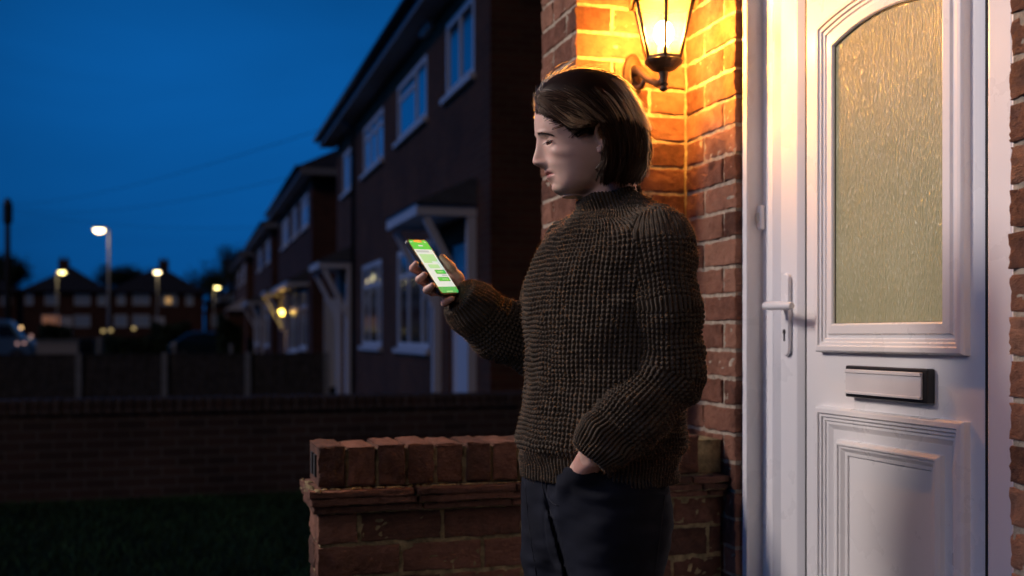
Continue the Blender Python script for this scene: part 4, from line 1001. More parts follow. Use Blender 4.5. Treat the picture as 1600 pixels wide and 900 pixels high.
def head_sdf(P, ears=True):
    u, v, y = head_uv(P)
    Fu, Bu, w = (925-FRONT(y))*S, (925-BACK(y))*S, WID(y)
    a = np.maximum((Fu-Bu)/2, 0.004); c = (Fu+Bu)/2; du = u-c; p = 2.25
    n = ((np.abs(du)/a)**p+(np.abs(v)/w)**p)**(1/p)+1e-6
    rho = np.sqrt(du*du+v*v)+1e-6
    f = rho*(1-1/n)
    f = np.where(rho < 0.01, -0.02, f)
    f = np.maximum(f, (y-309)*S*0.8); f = np.maximum(f, (117-y)*S)
    av = np.abs(v); y = y-vrow(av)*np.clip(av/0.02, 0, 1); front = np.clip((u-0.025)/0.03, 0, 1)
    G = lambda x, s: np.exp(-(x/s)**2)
    b = NOSE(y)*S*np.exp(-(av/(NSIG(y)*1.12))**2.2)
    b += 0.0052*G(av-0.0125, .0062)*G(y-256.5, 4.6)                       # alae
    b -= 0.0035*G(av-0.0075, .0042)*G(y-262.5, 1.8)                       # nostrils
    b -= 0.0020*G(av-0.0195, .004)*G(y-257.5, 5)                          # alar groove
    my = 274.4-av/0.025*2.6
    lat = 1/(1+np.exp((av-0.0215)/0.0022))
    b += 0.0043*G(y-(my-4.0), 3.2)*lat*(1-0.25*G(av, .004))+0.0060*G(y-(my+5.0), 4.0)*lat*(1-(av/0.03)**2)
    b -= 0.0042*G(y-my, 1.25)*(1/(1+np.exp((av-0.0245)/0.0016)))
    b -= 0.0015*G(av, .0035)*G(y-266, 3)                                  # philtrum
    b -= 0.0022*G(y-288.5, 3.0)*G(av, .02); b += 0.0036*G(y-298, 5.5)*G(av, .016)
    b -= 0.0008*G(av-0.030, .004)*G(y-(my+2), 4)                          # mouth corner
    b -= 0.0068*G(av-0.029, .0125)*G(y-221, 7.0)                          # sockets
    b -= 0.0030*G(av-0.016, .005)*G(y-220, 6)
    b += 0.0028*G(av-0.026, .017)*G(y-(211-av*60), 3.6)                   # brow
    b += 0.0042*G(av-0.047, .014)*G(y-239, 8)                             # cheekbone
    b += 0.0022*G(av-0.034, .014)*G(y-255, 9)                             # cheek
    f = f-b*front
    for e in EYU:                                                          # lids, slit
        lid = np.linalg.norm(P-e, axis=1)-0.0132
        f = smin(f, lid, 0.005)
        eu, ev, ey = head_uv(e[None])
        sl = np.sqrt(((v-ev[0])/0.0125)**2+((525-(P[:,2]-EYE)/S-(ey[0]+1.9+(v-ev[0])**2*6000))*S/0.0040)**2+((u-eu[0]-0.0125)/0.0050)**2)
        f = np.maximum(f, (1-sl)*0.0026)
    # ears
    for sg in ((-1, 1) if ears else ()):
        E = lambda x, y_, o=0.0: face_pt(x, sg*(0.0735+o), y_)
        hx = [E(925,219,.000), E(921.5,208,.004), E(923,198,.008), E(928,192.5,.011), E(935,191.5,.013), E(940.5,197,.014), E(942,207,.0135), E(940,218,.011), E(935.5,227,.0075), E(929.5,235,.004)]
        ear = chain(P, hx, [.0030,.0032,.0033,.0034,.0035,.0036,.0036,.0035,.0034,.0040], 0.002)
        ear = smin(ear, ell(P, E(931.5,211,.001), (.0098,.0055,.0215)), 0.004)
        ear = np.maximum(ear, -ell(P, E(931.5,208,.0085), (.0072,.0062,.0155)))
        ear = smin(ear, chain(P, [E(937,205,.006), E(935.5,214,.006), E(930.5,224,.004)], [.0024,.0026,.0024]), 0.0025)   # antihelix
        ear = smin(ear, ell(P, E(924.5,213,.003), (.0028,.0034,.0052)), 0.002)                                              # tragus
        ear = smin(ear, ell(P, E(927.5,232.5,.003), (.0055,.0036,.0062)), 0.003)
        f = smin(f, ear, 0.0035)
    return f
NECK = (fig(962, 352, TB), fig(946, 262, TB))
def body_top(P):
    f = head_sdf(P)
    n = rcone(P, NECK[0], NECK[1], 0.056, 0.0505)
    f = smin(f, n, 0.016)
    f = smin(f, rcone(P, fig(966, 380, TB), fig(960, 352, TB), 0.075, 0.055), 0.03)
    return f

def resample(P, k):
    P = np.array(P, float); d = np.r_[0, np.cumsum(np.linalg.norm(np.diff(P, axis=0), axis=1))]; d /= d[-1]
    q = np.linspace(0, 1, k)
    # smooth through the points
    out = np.stack([np.interp(q, d, P[:,i]) for i in range(P.shape[1])], 1)
    for _ in range(2): out[1:-1] = (out[:-2]+2*out[1:-1]+out[2:])/4
    return out
# ---- torso frame
SA = np.array((math.cos(math.radians(55)), -math.sin(math.radians(55))))      # towards her left shoulder (near)
FA = np.array((-math.sin(math.radians(55)), -math.cos(math.radians(55))))     # chest direction
zt_ = lambda y: EYE-(y-525)*S
ty = [330,345,365,390,430,480,520,560,600,640,670,690,705,720,738,745]
TCX = keys(ty, [956,955,953,951,949,947,946,944,942,940,938,937,936,936,936,936], sm=8)
TA = keys(ty, [.06,.095,.135,.162,.172,.174,.172,.170,.170,.172,.175,.174,.168,.163,.161,.161], sm=6)
TBD = keys(ty, [.058,.08,.098,.112,.124,.132,.133,.131,.129,.131,.134,.135,.129,.124,.122,.122], sm=6)
def torso_frame(P):
    y = 525-(P[:,2]-EYE)/S
    cx = (TCX(y)-800)*S
    d0, d1 = P[:,0]-cx, P[:,1]-TB
    return y, d0*SA[0]+d1*SA[1], d0*FA[0]+d1*FA[1]
def loft(P, grow=0.0):
    y, q, w = torso_frame(P)
    a, b = TA(y)+grow, TBD(y)+grow; p = 2.3
    n = ((np.abs(q)/a)**p+(np.abs(w)/b)**p)**(1/p)+1e-6; rho = np.sqrt(q*q+w*w)+1e-6
    f = rho*(1-1/n); return np.where(rho < 0.03, -0.06, f), y
NA = [fig(1030,390,1.96), fig(1041,480,1.93), fig(1043,588,1.945), fig(986,652,1.915), fig(948,688,1.905), fig(926,712,1.903)]
NR = [.060,.059,.056,.052,.047,.040]
FAm = [fig(893,399,2.205), fig(864,470,2.25), fig(856,548,2.265), fig(778,517,2.24), fig(745,488,2.22), fig(722,468,2.203)]
FR = [.057,.058,.060,.0565,.050,.041]
CC = fig(957, 318, TB); CAX = np.array((-0.305, 0.02, 0.952)); CAX /= np.linalg.norm(CAX)
def collar(P):
    d = P-CC; h = d@CAX; rho = np.linalg.norm(d-h[:,None]*CAX, axis=1)
    q0, q1 = np.abs(rho-0.0555)-0.0035, np.abs(h)-0.0165
    return np.minimum(np.maximum(q0, q1), 0)+np.sqrt(np.maximum(q0,0)**2+np.maximum(q1,0)**2)-0.0055, h, rho
def sweater_parts(P):
    t, y = loft(P)
    t = np.maximum(t, (335-y)*S)
    t = smin(t, rcone(P, fig(990,340,2.035), fig(1026,379,1.98), .050, .054), 0.03)
    t = smin(t, rcone(P, fig(932,352,2.10), fig(898,388,2.19), .043, .050), 0.03)
    n = chain(P, NA, NR, 0.02); f = chain(P, FAm, FR, 0.02); c, h, rho = collar(P)
    return t, n, f, c, y, h, rho
def sweater_sdf(P):
    t, n, f, c, y, h, rho = sweater_parts(P)
    cut = []
    for A, g in ((NA, n), (FAm, f)):                                         # open cuff ends
        d = (A[-1]-A[-2]); d = d/np.linalg.norm(d); L_ = (P-A[-1])@d
        cut.append(np.where(np.linalg.norm(P-A[-1], axis=1) < 0.08, np.maximum(g, L_-0.004), g))
    n, f = cut
    k = np.clip((470-y)/90, 0, 1)*0.05+0.004
    o = smin(t, n, k); o = smin(o, f, k)
    o = np.maximum(o, -np.maximum(rho-0.051, -(h+0.004)))
    o = smin(o, c, 0.010)
    # folds: broad soft noise, pulled creases at the elbow and above the hem
    o = o+(vnoise(P, 9, 1)-0.5)*0.015+(vnoise(P*np.array((1,1,1.7)), 22, 2)-0.5)*0.009
    e = NA[2]; de = np.linalg.norm(P-e, axis=1)
    o = o+np.exp(-(de/0.075)**2)*0.0045*np.sin((P[:,2]*1.0+P[:,0]*0.8)*120)
    dc = np.linalg.norm(P-NA[4], axis=1); o = o+np.exp(-(dc/0.05)**2)*0.004*np.sin((P@np.array((0.75,0.1,0.66)))*190)
    dc = np.linalg.norm(P-FAm[4], axis=1); o = o+np.exp(-(dc/0.05)**2)*0.004*np.sin((P@np.array((0.8,0.1,0.5)))*170)
    o = o-0.004*np.exp(-((y-688)/9)**2)+0.004*np.exp(-((y-706)/5)**2)*(t < 0.03)
    hx_ = 800+P[:,0]*FPX/P[:,1]; lift_ = 36*np.interp(hx_, [868,884,904,938,958,972], [0,.12,1,1,.2,0])*(P[:,1] < 2.03)*(n > 0.002); o = np.where(n < 0.002, o, np.maximum(o, (EYE-(746-lift_-525)*S)-P[:,2]))                    # hem
    return o
def chain_uv(P, A, ncol):
    A = np.array(A); nrm = np.cross(A[2]-A[0], A[-1]-A[2]); nrm /= np.linalg.norm(nrm)
    best = np.full(len(P), 1e9); s = np.zeros(len(P)); ang = np.zeros(len(P)); acc = 0
    for a, b in zip(A, A[1:]):
        d = b-a; L_ = np.linalg.norm(d); e = d/L_; t = np.clip((P-a)@e, 0, L_); q = P-a-t[:,None]*e; dist = np.linalg.norm(q, axis=1)
        n1 = nrm-(nrm@e)*e; n1 /= np.linalg.norm(n1); n2 = np.cross(e, n1); m = dist < best
        best = np.where(m, dist, best); s = np.where(m, acc+t, s); ang = np.where(m, np.arctan2(q@n2, q@n1), ang); acc += L_
    return ang/(2*PI)*ncol, s, acc
def knit_coords(P):
    t, n, f, c, y, h, rho = sweater_parts(P)
    _, q, w = torso_frame(P)
    a, b = np.maximum(TA(y), 0.1), np.maximum(TBD(y), 0.09)
    u = np.arctan2(q/a, w/b)/(2*PI)*112; v = P[:,2]/0.0088; rib = (y > 703).astype(float)
    un, sn, ln = chain_uv(P, NA, 44); uf, sf, lf = chain_uv(P, FAm, 42)
    m = (n < t) & (n < f); u = np.where(m, un, u); v = np.where(m, sn/0.0088, v); rib = np.where(m, (sn > ln-0.05)*1.0, rib)
    m = (f < t) & (f <= n); u = np.where(m, uf, u); v = np.where(m, sf/0.0088, v); rib = np.where(m, (sf > lf-0.05)*1.0, rib)
    d = P-CC; e1 = np.cross(CAX, (0,1,0)); e1 /= np.linalg.norm(e1); e2 = np.cross(CAX, e1)
    m = (c < 0.004) & (rho < 0.075); u = np.where(m, np.arctan2(d@e2, d@e1)/(2*PI)*58, u); v = np.where(m, h/0.0088, v); rib = np.where(m, 1.0, rib)
    wob = (vnoise(P, 30, 8)-0.5)*0.42; wob2 = (vnoise(P, 34, 9)-0.5)*0.7
    return u+wob, v+wob2, rib
def knit_height(u, v, rib):
    fu = np.abs(2*(u-np.floor(u))-1); ridge = 1-fu**2.2
    vv = v-0.22*fu+0.0*np.floor(u); fv = np.abs(2*(vv-np.floor(vv))-1); st = 1-fv**2.4
    w = ridge*(0.28+0.72*st)
    return np.where(rib > 0.5, ridge*0.9+0.04*st, w)

# ------------------------------------------------------------------ materials of the person
def skin_mat():
    m, nt, b, N, L = new_mat('skin')
    tc = N.new('ShaderNodeTexCoord'); n = node(nt, 'ShaderNodeTexNoise', Scale=28.0, Detail=5.0); L.new(tc.outputs['Object'], n.inputs['Vector'])
    r = ramp(nt, n.outputs['Fac'], [(0.3, (0.60, 0.37, 0.285)), (0.7, (0.70, 0.46, 0.365))])
    prev = r.outputs[0]
    for nm, c in (('lip', (0.46, 0.17, 0.15)), ('blush', (0.52, 0.24, 0.19)), ('scalp', (0.03, 0.016, 0.01)), ('nail', (0.62, 0.38, 0.33))):
        a = N.new('ShaderNodeAttribute'); a.attribute_name = nm
        mx = node(nt, 'ShaderNodeMix', data_type='RGBA'); L.new(a.outputs['Fac'], mx.inputs[0]); L.new(prev, mx.inputs[6]); mx.inputs[7].default_value = (*c, 1); prev = mx.outputs[2]
    L.new(prev, b.inputs['Base Color'])
    b.inputs['Roughness'].default_value = 0.48; b.inputs['Specular IOR Level'].default_value = 0.4
    b.inputs['Subsurface Weight'].default_value = 0.12; b.inputs['Subsurface Radius'].default_value = (0.012, 0.004, 0.002); b.inputs['Subsurface Scale'].default_value = 0.5
    n2 = node(nt, 'ShaderNodeTexNoise', Scale=420.0, Detail=3.0); L.new(tc.outputs['Object'], n2.inputs['Vector'])
    bp = node(nt, 'ShaderNodeBump', Strength=0.12, Distance=0.001); L.new(n2.outputs['Fac'], bp.inputs['Height']); L.new(bp.outputs[0], b.inputs['Normal'])
    return m
def knit_mat():
    m, nt, b, N, L = new_mat('chunky_knit')
    a = N.new('ShaderNodeAttribute'); a.attribute_name = 'knit'; sp = N.new('ShaderNodeSeparateXYZ'); L.new(a.outputs['Vector'], sp.inputs[0])
    def mth(op, x, y=None):
        n = node(nt, 'ShaderNodeMath', operation=op)
        for i, q in enumerate((x, y)):
            if q is None: continue
            if isinstance(q, (int, float)): n.inputs[i].default_value = q
            else: L.new(q, n.inputs[i])
        return n.outputs[0]
    tri = lambda x: mth('ABSOLUTE', mth('SUBTRACT', mth('MULTIPLY', mth('FRACT', x), 2.0), 1.0))
    fu = tri(sp.outputs[0]); ridge = mth('SUBTRACT', 1.0, mth('POWER', fu, 2.2))
    fv = tri(mth('SUBTRACT', sp.outputs[1], mth('MULTIPLY', fu, 0.22))); st = mth('SUBTRACT', 1.0, mth('POWER', fv, 2.4))
    k = mth('ADD', mth('MULTIPLY', st, 0.72), 0.28)
    mxr = node(nt, 'ShaderNodeMix', data_type='FLOAT'); L.new(sp.outputs[2], mxr.inputs[0]); L.new(k, mxr.inputs[2]); mxr.inputs[3].default_value = 0.9
    hgt = mth('MULTIPLY', ridge, mxr.outputs[0])
    tc = N.new('ShaderNodeTexCoord'); n = node(nt, 'ShaderNodeTexNoise', Scale=330.0, Detail=4.0); L.new(tc.outputs['Object'], n.inputs['Vector'])
    h2 = mth('ADD', hgt, mth('MULTIPLY', n.outputs['Fac'], 0.35))
    bp = node(nt, 'ShaderNodeBump', Strength=0.75, Distance=0.0035); L.new(h2, bp.inputs['Height']); L.new(bp.outputs[0], b.inputs['Normal'])
    n2 = node(nt, 'ShaderNodeTexNoise', Scale=60.0, Detail=4.0); L.new(tc.outputs['Object'], n2.inputs['Vector'])
    r = ramp(nt, n2.outputs['Fac'], [(0.3, (0.052, 0.042, 0.031)), (0.7, (0.082, 0.067, 0.051))]); L.new(r.outputs[0], b.inputs['Base Color'])
    b.inputs['Roughness'].default_value = 0.92; b.inputs['Specular IOR Level'].default_value = 0.15
    b.inputs['Sheen Weight'].default_value = 0.12; b.inputs['Sheen Roughness'].default_value = 0.5; b.inputs['Sheen Tint'].default_value = (0.6, 0.5, 0.42, 1)
    return m
def denim_mat():
    m, nt, b, N, L = new_mat('dark_denim')
    tc = N.new('ShaderNodeTexCoord'); w = node(nt, 'ShaderNodeTexWave', Scale=420.0, Distortion=1.0); w.bands_direction = 'DIAGONAL'; L.new(tc.outputs['Object'], w.inputs['Vector'])
    n = node(nt, 'ShaderNodeTexNoise', Scale=14.0, Detail=6.0); L.new(tc.outputs['Object'], n.inputs['Vector'])
    r = ramp(nt, n.outputs['Fac'], [(0.3, (0.004, 0.0052, 0.010)), (0.7, (0.009, 0.0115, 0.021))]); L.new(r.outputs[0], b.inputs['Base Color'])
    b.inputs['Roughness'].default_value = 0.9; b.inputs['Specular IOR Level'].default_value = 0.2
    bp = node(nt, 'ShaderNodeBump', Strength=0.25, Distance=0.001); L.new(w.outputs['Fac'], bp.inputs['Height']); L.new(bp.outputs[0], b.inputs['Normal'])
    return m
def hair_mat(name, col):
    m, nt, b, N, L = new_mat(name)
    b.inputs['Base Color'].default_value = (*col, 1); b.inputs['Roughness'].default_value = 0.40; b.inputs['Specular IOR Level'].default_value = 0.32
    out = N['Material Output']; tl = N.new('ShaderNodeBsdfTranslucent'); tl.inputs[0].default_value = (col[0]*9, col[1]*6.5, col[2]*4.5, 1)
    mx = N.new('ShaderNodeMixShader'); mx.inputs[0].default_value = 0.42; L.new(b.outputs[0], mx.inputs[1]); L.new(tl.outputs[0], mx.inputs[2]); L.new(mx.outputs[0], out.inputs[0])
    a = N.new('ShaderNodeAttribute'); a.attribute_name = 'shade'
    r = ramp(nt, a.outputs['Fac'], [(0, tuple(c*0.4 for c in col)), (1, tuple(c*2.3 for c in col))]); L.new(r.outputs[0], b.inputs['Base Color'])
    return m
M['skin'] = skin_mat(); M['knit'] = knit_mat(); M['denim'] = denim_mat()
M['hair'] = hair_mat('brown_hair', (0.045, 0.021, 0.0115)); M['brow'] = simple('brow_hair', (0.05, 0.028, 0.018), 0.6); M['lash'] = simple('dark_lash', (0.018, 0.010, 0.008), 0.6)
M['eye'] = simple('eye', (0.10, 0.075, 0.06), 0.12, 0.6)
M['shoe'] = simple('black_shoe', (0.02, 0.02, 0.02), 0.5)

# ------------------------------------------------------------------ phone frame
ps = np.array((34, 54.6, 3.0)); ps /= np.linalg.norm(ps); pl = np.array((69.6, -37.5, -106.0)); pl /= np.linalg.norm(pl); pn = np.cross(ps, -pl); pn /= np.linalg.norm(pn)
PC = fig(675.5, 418, 2.2)
if pn[0] < 0: pn = -pn
def H(s, l, n): return PC+(ps*s+pl*l+pn*n)*0.001

# ------------------------------------------------------------------ body
PORG = to_world(fig(935, 0, TB)[None])[0]; PORG[2] = 0.0
def hand_r(P):
    fing = [([(24,6,-20),(-12,-6,-22),(-37,-11,-17),(-41,-12,-4)], [9.6,8.6,7.6,6.3]),
            ([(24,27,-21),(-14,18,-24),(-41,18,-16),(-43,19,0)], [9.9,8.9,7.9,6.6]),
            ([(24,46,-20),(-11,43,-24),(-40,45,-15),(-42,47,1)], [9.5,8.5,7.6,6.4]),
            ([(25,63,-17),(0,75,-20),(-16,81,-9),(-9,82.5,4)], [8.6,7.5,6.7,5.6])]
    d = None
    for pts, r in fing:
        pts = [np.array(p, float) for p in pts]; pp, rr_ = [pts[0]], [r[0]]
        for a_, b_, ra_, rb_ in zip(pts, pts[1:], r, r[1:]): pp += [(a_+b_)/2, b_]; rr_ += [(ra_+rb_)/2*0.93, rb_*(1.05 if b_ is not pts[-1] else 1)]
        e = chain(P, [H(*p) for p in pp], [q*0.001 for q in rr_], 0.003); d = e if d is None else smin(d, e, 0.0035)
    wr = H(77, 80, -31)
    palm = None
    for q, r in (((24,8,-20),.0115), ((24,27,-21),.0125), ((24,46,-20),.0125), ((25,62,-17),.0115)):
        e = rcone(P, wr, H(*q), .020, r); palm = e if palm is None else smin(palm, e, 0.012)
    th = chain(P, [H(70,62,-20), H(64,28,1), H(49,4,8.5), H(40,-19,10.5)], [.0165,.0118,.0098,.0070], 0.008)
    web = rcone(P, H(60,34,-8), H(30,22,-20), .013, .011)
    palm = smin(palm, web, 0.012)
    d = smin(d, palm, 0.008); d = smin(d, th, 0.010)
    wr2 = FAm[4]; d = smin(d, rcone(P, wr, wr2, .0235, .028), 0.012)
    return d
LW = fig(928, 706, 1.912); LP = fig(909, 742, 1.955)
def hand_l(P):
    d = rcone(P, fig(950,684,1.90), LW, .027, .0235)
    d = smin(d, rcone(P, LW, LP, .023, .026), 0.01)
    for k, (dx, dl) in enumerate(((-12, 74), (-4, 80), (4, 77), (12, 64))):
        a = fig(907+dx*0.9, 748, 1.965+dx*0.0006); d = smin(d, chain(P, [a, fig(897+dx*1.1, 775, 1.975), fig(890+dx, 748+dl*0.75, 1.985)], [.0095,.0085,.0068]), 0.004)
    d = smin(d, chain(P, [fig(925,722,1.90), fig(899,742,1.950), fig(884,762,1.97)], [.0105,.0095,.0075]), 0.006)
    return d
def body_rest(P):
    t, y = loft(P, -0.03)
    f = np.maximum(np.maximum(t, (395-y)*S), 0.80-P[:,2])
    f = smin(f, rcone(P, fig(966, 400, TB), fig(960, 362, TB), 0.085, 0.06), 0.04)
    f = smin(f, chain(P, NA[:5], [.052,.045,.040,.036,.028], 0.02), 0.04)
    f = smin(f, chain(P, FAm[:5], [.046,.043,.040,.036,.028], 0.02), 0.04)
    for pts, r in LEGS: f = smin(f, chain(P, pts, [q-0.014 for q in r], 0.02), 0.03)
    return f
HIPN, HIPF = fig(955, 770, 2.00), fig(880, 770, 2.14)
def leg(px0, t0, px1, t1, toe):
    return [np.array(((px0-800)*t0/FPX, t0, 0.86)), np.array(((px0-800)*t0/FPX, t0, 0.72)), np.array(((px1-800)*t1/FPX, t1-0.01, 0.46)), np.array(((px1-800)*t1/FPX+0.01, t1, 0.085))]
LEGS = [(leg(958, 2.00, 952, 2.0, 0), [.088,.085,.066,.052]), (leg(884, 2.13, 892, 2.14, 0), [.085,.080,.064,.050])]
parts = []
for fn, lo, hi, h in ((body_top, fig(818,395,2.07)-np.array((0,.13,0)), fig(1015,100,2.07)+np.array((0,.13,0)), 0.0015),
                      (hand_r, fig(640,505,2.2)-np.array((0,.12,.0)), fig(760,385,2.2)+np.array((0.03,.13,.0)), 0.0015),
                      (hand_l, fig(870,830,1.8), fig(975,670,1.99), 0.002),
                      (body_rest, np.array((-0.05,1.75,0.03)), np.array((0.5,2.45,1.36)), 0.009)):
    parts.append(surface_nets(fn, lo, hi, h))
Vs, Fs, o_ = [], [], 0
for V, F in parts: Vs.append(V); Fs.append(F+o_); o_ += len(V)
BV, BF = np.concatenate(Vs), np.concatenate(Fs)
u_, v_, y_ = head_uv(BV); av_ = np.abs(v_); ishead = np.arange(len(BV)) < len(parts[0][0])
lips = np.exp(-((y_-(274.4+vrow(av_)-av_/0.025*2.6-0.3))/6.0)**4)*(1/(1+np.exp((av_-0.0205)/0.0018)))*(u_ > 0.03)*ishead
blush = (0.3*np.exp(-((av_-0.045)/0.02)**2-((y_-246)/13)**2)+0.45*np.exp(-(av_/0.016)**2-((y_-254)/9)**2))*(u_ > 0)*ishead
blush += 0.5*(~ishead)*(vnoise(BV, 60, 4) > 0.55)
hx_ = 800+BV[:,0]*FPX/TB
# hairline drawn in the head's own side view (profile px, row px)
HAIRLINE = keys([832,842,856,872,886,898,908,918,926], [150,163,173,186,198,209,217,219,196], n=200, sm=3)
pxl = 925-u_/S
yv_ = y_-vrow(av_)*0.9
hl_ = HAIRLINE(np.clip(pxl,832,926))-3+(vnoise(BV, 220, 31)-0.5)*9
scalp = np.maximum(1/(1+np.exp((yv_-hl_)/1.8)), ((pxl > 944) & (y_ < 285))*1.0)*ishead*(pxl < 1100)
scalp = np.where((pxl > 912) & (pxl < 946) & (np.abs(v_) > 0.0745) & (y_ > 190), 0, scalp)
eye_dark = np.zeros(len(BV))
for tip in ((-41,-12,-4), (-43,19,0), (-42,47,1), (-9,82.5,4)):
    c = H(*tip)-ps*0.0045-pl*0.001; eye_dark = np.maximum(eye_dark, np.clip(1.6-np.linalg.norm(BV-c, axis=1)/0.0042, 0, 1))
body = raw_mesh('person', to_world(BV), BF, [M['skin']], None, PORG, attrs={'lip': ('FLOAT', lips), 'blush': ('FLOAT', blush), 'scalp': ('FLOAT', scalp), 'nail': ('FLOAT', eye_dark)})
tag(body, 'person in a chunky dark brown jumper and dark jeans looking down at a lit phone', 'person')

# sweater
V, F = surface_nets(sweater_sdf, np.array((-0.14,1.78,0.87)), np.array((0.40,2.42,1.42)), 0.0021)
ku, kv, kr = knit_coords(V)
e1, e2 = V[F[:,1]]-V[F[:,0]], V[F[:,3]]-V[F[:,0]]; fn_ = np.cross(e1, e2); N_ = np.zeros_like(V)
for k in range(4): np.add.at(N_, F[:,k], fn_)
N_ /= np.linalg.norm(N_, axis=1)[:,None]+1e-12
hk = knit_height(ku, kv, kr)
V2 = V+N_*((hk-0.45)*0.0062*(0.62+0.76*vnoise(V, 75, 41)))[:,None]
sw = raw_mesh('sweater', to_world(V2), F, [M['knit']], body, attrs={'knit': ('FLOAT_VECTOR', np.stack((ku, kv, kr), 1))})
# yarn fuzz
nf = 52000; idx = RNG.integers(0, len(V), nf); b0 = V2[idx]; nn = N_[idx]+RNG.normal(0, 0.7, (nf, 3)); nn /= np.linalg.norm(nn, axis=1)[:,None]
ln = RNG.uniform(0.002, 0.0085, nf)[:,None]; side = np.cross(nn, RNG.normal(size=(nf, 3))); side /= np.linalg.norm(side, axis=1)[:,None]
mid = b0+nn*ln*0.5+side*0.001; tri = np.stack((b0-side*0.00022, b0+side*0.00022, b0+nn*ln+RNG.normal(0, 0.0012, (nf, 3))), 1).reshape(-1, 3)
M['fuzz'] = hair_mat('yarn_fuzz', (0.10, 0.072, 0.05))
fz = raw_mesh('fuzz', to_world(tri), np.arange(nf*3).reshape(-1, 3), [M['fuzz']], sw, smooth=False); fz['kind'] = 'stuff'

# jeans
def jeans_sdf(P):
    y = 525-(P[:,2]-EYE)/S
    cx = (931-800)*S; d0, d1 = P[:,0]-cx, P[:,1]-TB; q = d0*SA[0]+d1*SA[1]; w = d0*FA[0]+d1*FA[1]
    a = np.interp(P[:,2], [.66,.70,.76,.80,.86,.92], [.06,.115,.150,.156,.149,.140]); b = np.interp(P[:,2], [.66,.70,.76,.80,.86,.92], [.045,.082,.108,.116,.110,.10])
    n = ((np.abs(q)/a)**2.3+(np.abs(w)/b)**2.3)**(1/2.3)+1e-6; rho = np.sqrt(q*q+w*w)+1e-6; f = np.where(rho < 0.03, -0.05, rho*(1-1/n))
    f = np.maximum(f, 0.665-P[:,2])
    L1, L2 = [chain(P, pts, r, 0.03) for pts, r in LEGS]
    f = smin(smin(f, L1, 0.03), L2, 0.03) if True else f
    f = np.minimum(f, smin(L1, L2, 0.008))
    hb = hand_l(P)+0.002; line = (P[:,2]-(EYE-(731-525)*1.885/FPX))+0.62*(P[:,0]-(918-800)*1.885/FPX)
    hb = np.maximum(hb, line); f = smin(f, hb, 0.03)
    # carve the pocket mouth so the hand shows
    f = np.maximum(f, -np.maximum(np.maximum(hand_l(P)-0.0075, -line-0.002), P[:,1]-1.93))
    # fly crease, side and thigh creases
    f = f+(vnoise(P, 11, 20)-0.5)*0.011+(vnoise(P*np.array((1,1,2.4)), 26, 21)-0.5)*0.008
    cr = np.exp(-((q+0.012)/0.004)**2)*np.clip((P[:,2]-0.70)/0.1, 0, 1)*(w > 0); f = f+0.003*cr
    qx, qy = 800+P[:,0]*FPX/P[:,1], 525-(P[:,2]-EYE)*FPX/P[:,1]; gl = np.abs(qx-(852+(qy-772)*0.265))/3.2; f = f+0.011*np.exp(-gl**2)*np.clip((qy-768)/25, 0, 1)*(P[:,1] < 2.10)
    f = np.maximum(f, P[:,2]-0.915); return np.maximum(f, 0.045-P[:,2])
JV, JF = surface_nets(jeans_sdf, np.array((-0.03,1.80,0.03)), np.array((0.40,2.36,0.93)), 0.004)
jeans = raw_mesh('jeans', to_world(JV), JF, [M['denim']], body)
# stitched seams lying on the denim
M['thread'] = simple('denim_seam', (0.03, 0.032, 0.04), 0.9, 0.1)
def on_cloth(pts, t0=1.6):
    Q = np.array([((x-800)*t0/FPX, t0, EYE-(y-525)*t0/FPX) for x, y in pts]); D = Q-np.array((0, 0, EYE)); D /= np.linalg.norm(D, axis=1)[:,None]
    for _ in range(70): Q = Q+D*np.clip(jeans_sdf(Q), -0.002, 0.03)[:,None]*0.6
    return Q-D*0.0004
for pts in ([(852,752),(853,768),(857,780),(864,788),(872,790)], [(846,752),(850,775),(856,790),(866,812)], [(1040,752),(1036,800),(1030,850),(1022,899)], [(820,752),(824,800),(830,850),(838,899)]):
    mb = MB(); mb.tube([tuple(p) for p in to_world(on_cloth(resample(pts, 14)))], 0.0011, 5); mb.build('seam', M['thread'], jeans)
# shoes
for pts, r in LEGS:
    a = pts[-1].copy(); d3 = np.array((FA[0], FA[1], 0))
    def shoe(P, a=a, d3=d3):
        heel = np.array((a[0], a[1], 0.045))-d3*0.03
        f = chain(P, [heel, heel+d3*0.1, heel+d3*0.2], [.043,.044,.034], 0.02); f = smin(f, rcone(P, np.array((a[0], a[1], .06)), np.array((a[0], a[1], .105)), .045, .048), 0.03)
        return np.maximum(f, 0.002-P[:,2])
    V, F = surface_nets(shoe, np.array((a[0]-.27, a[1]-.3, -0.01)), np.array((a[0]+.2, a[1]+.2, .16)), 0.006); raw_mesh('shoe', to_world(V), F, [M['shoe']], body)
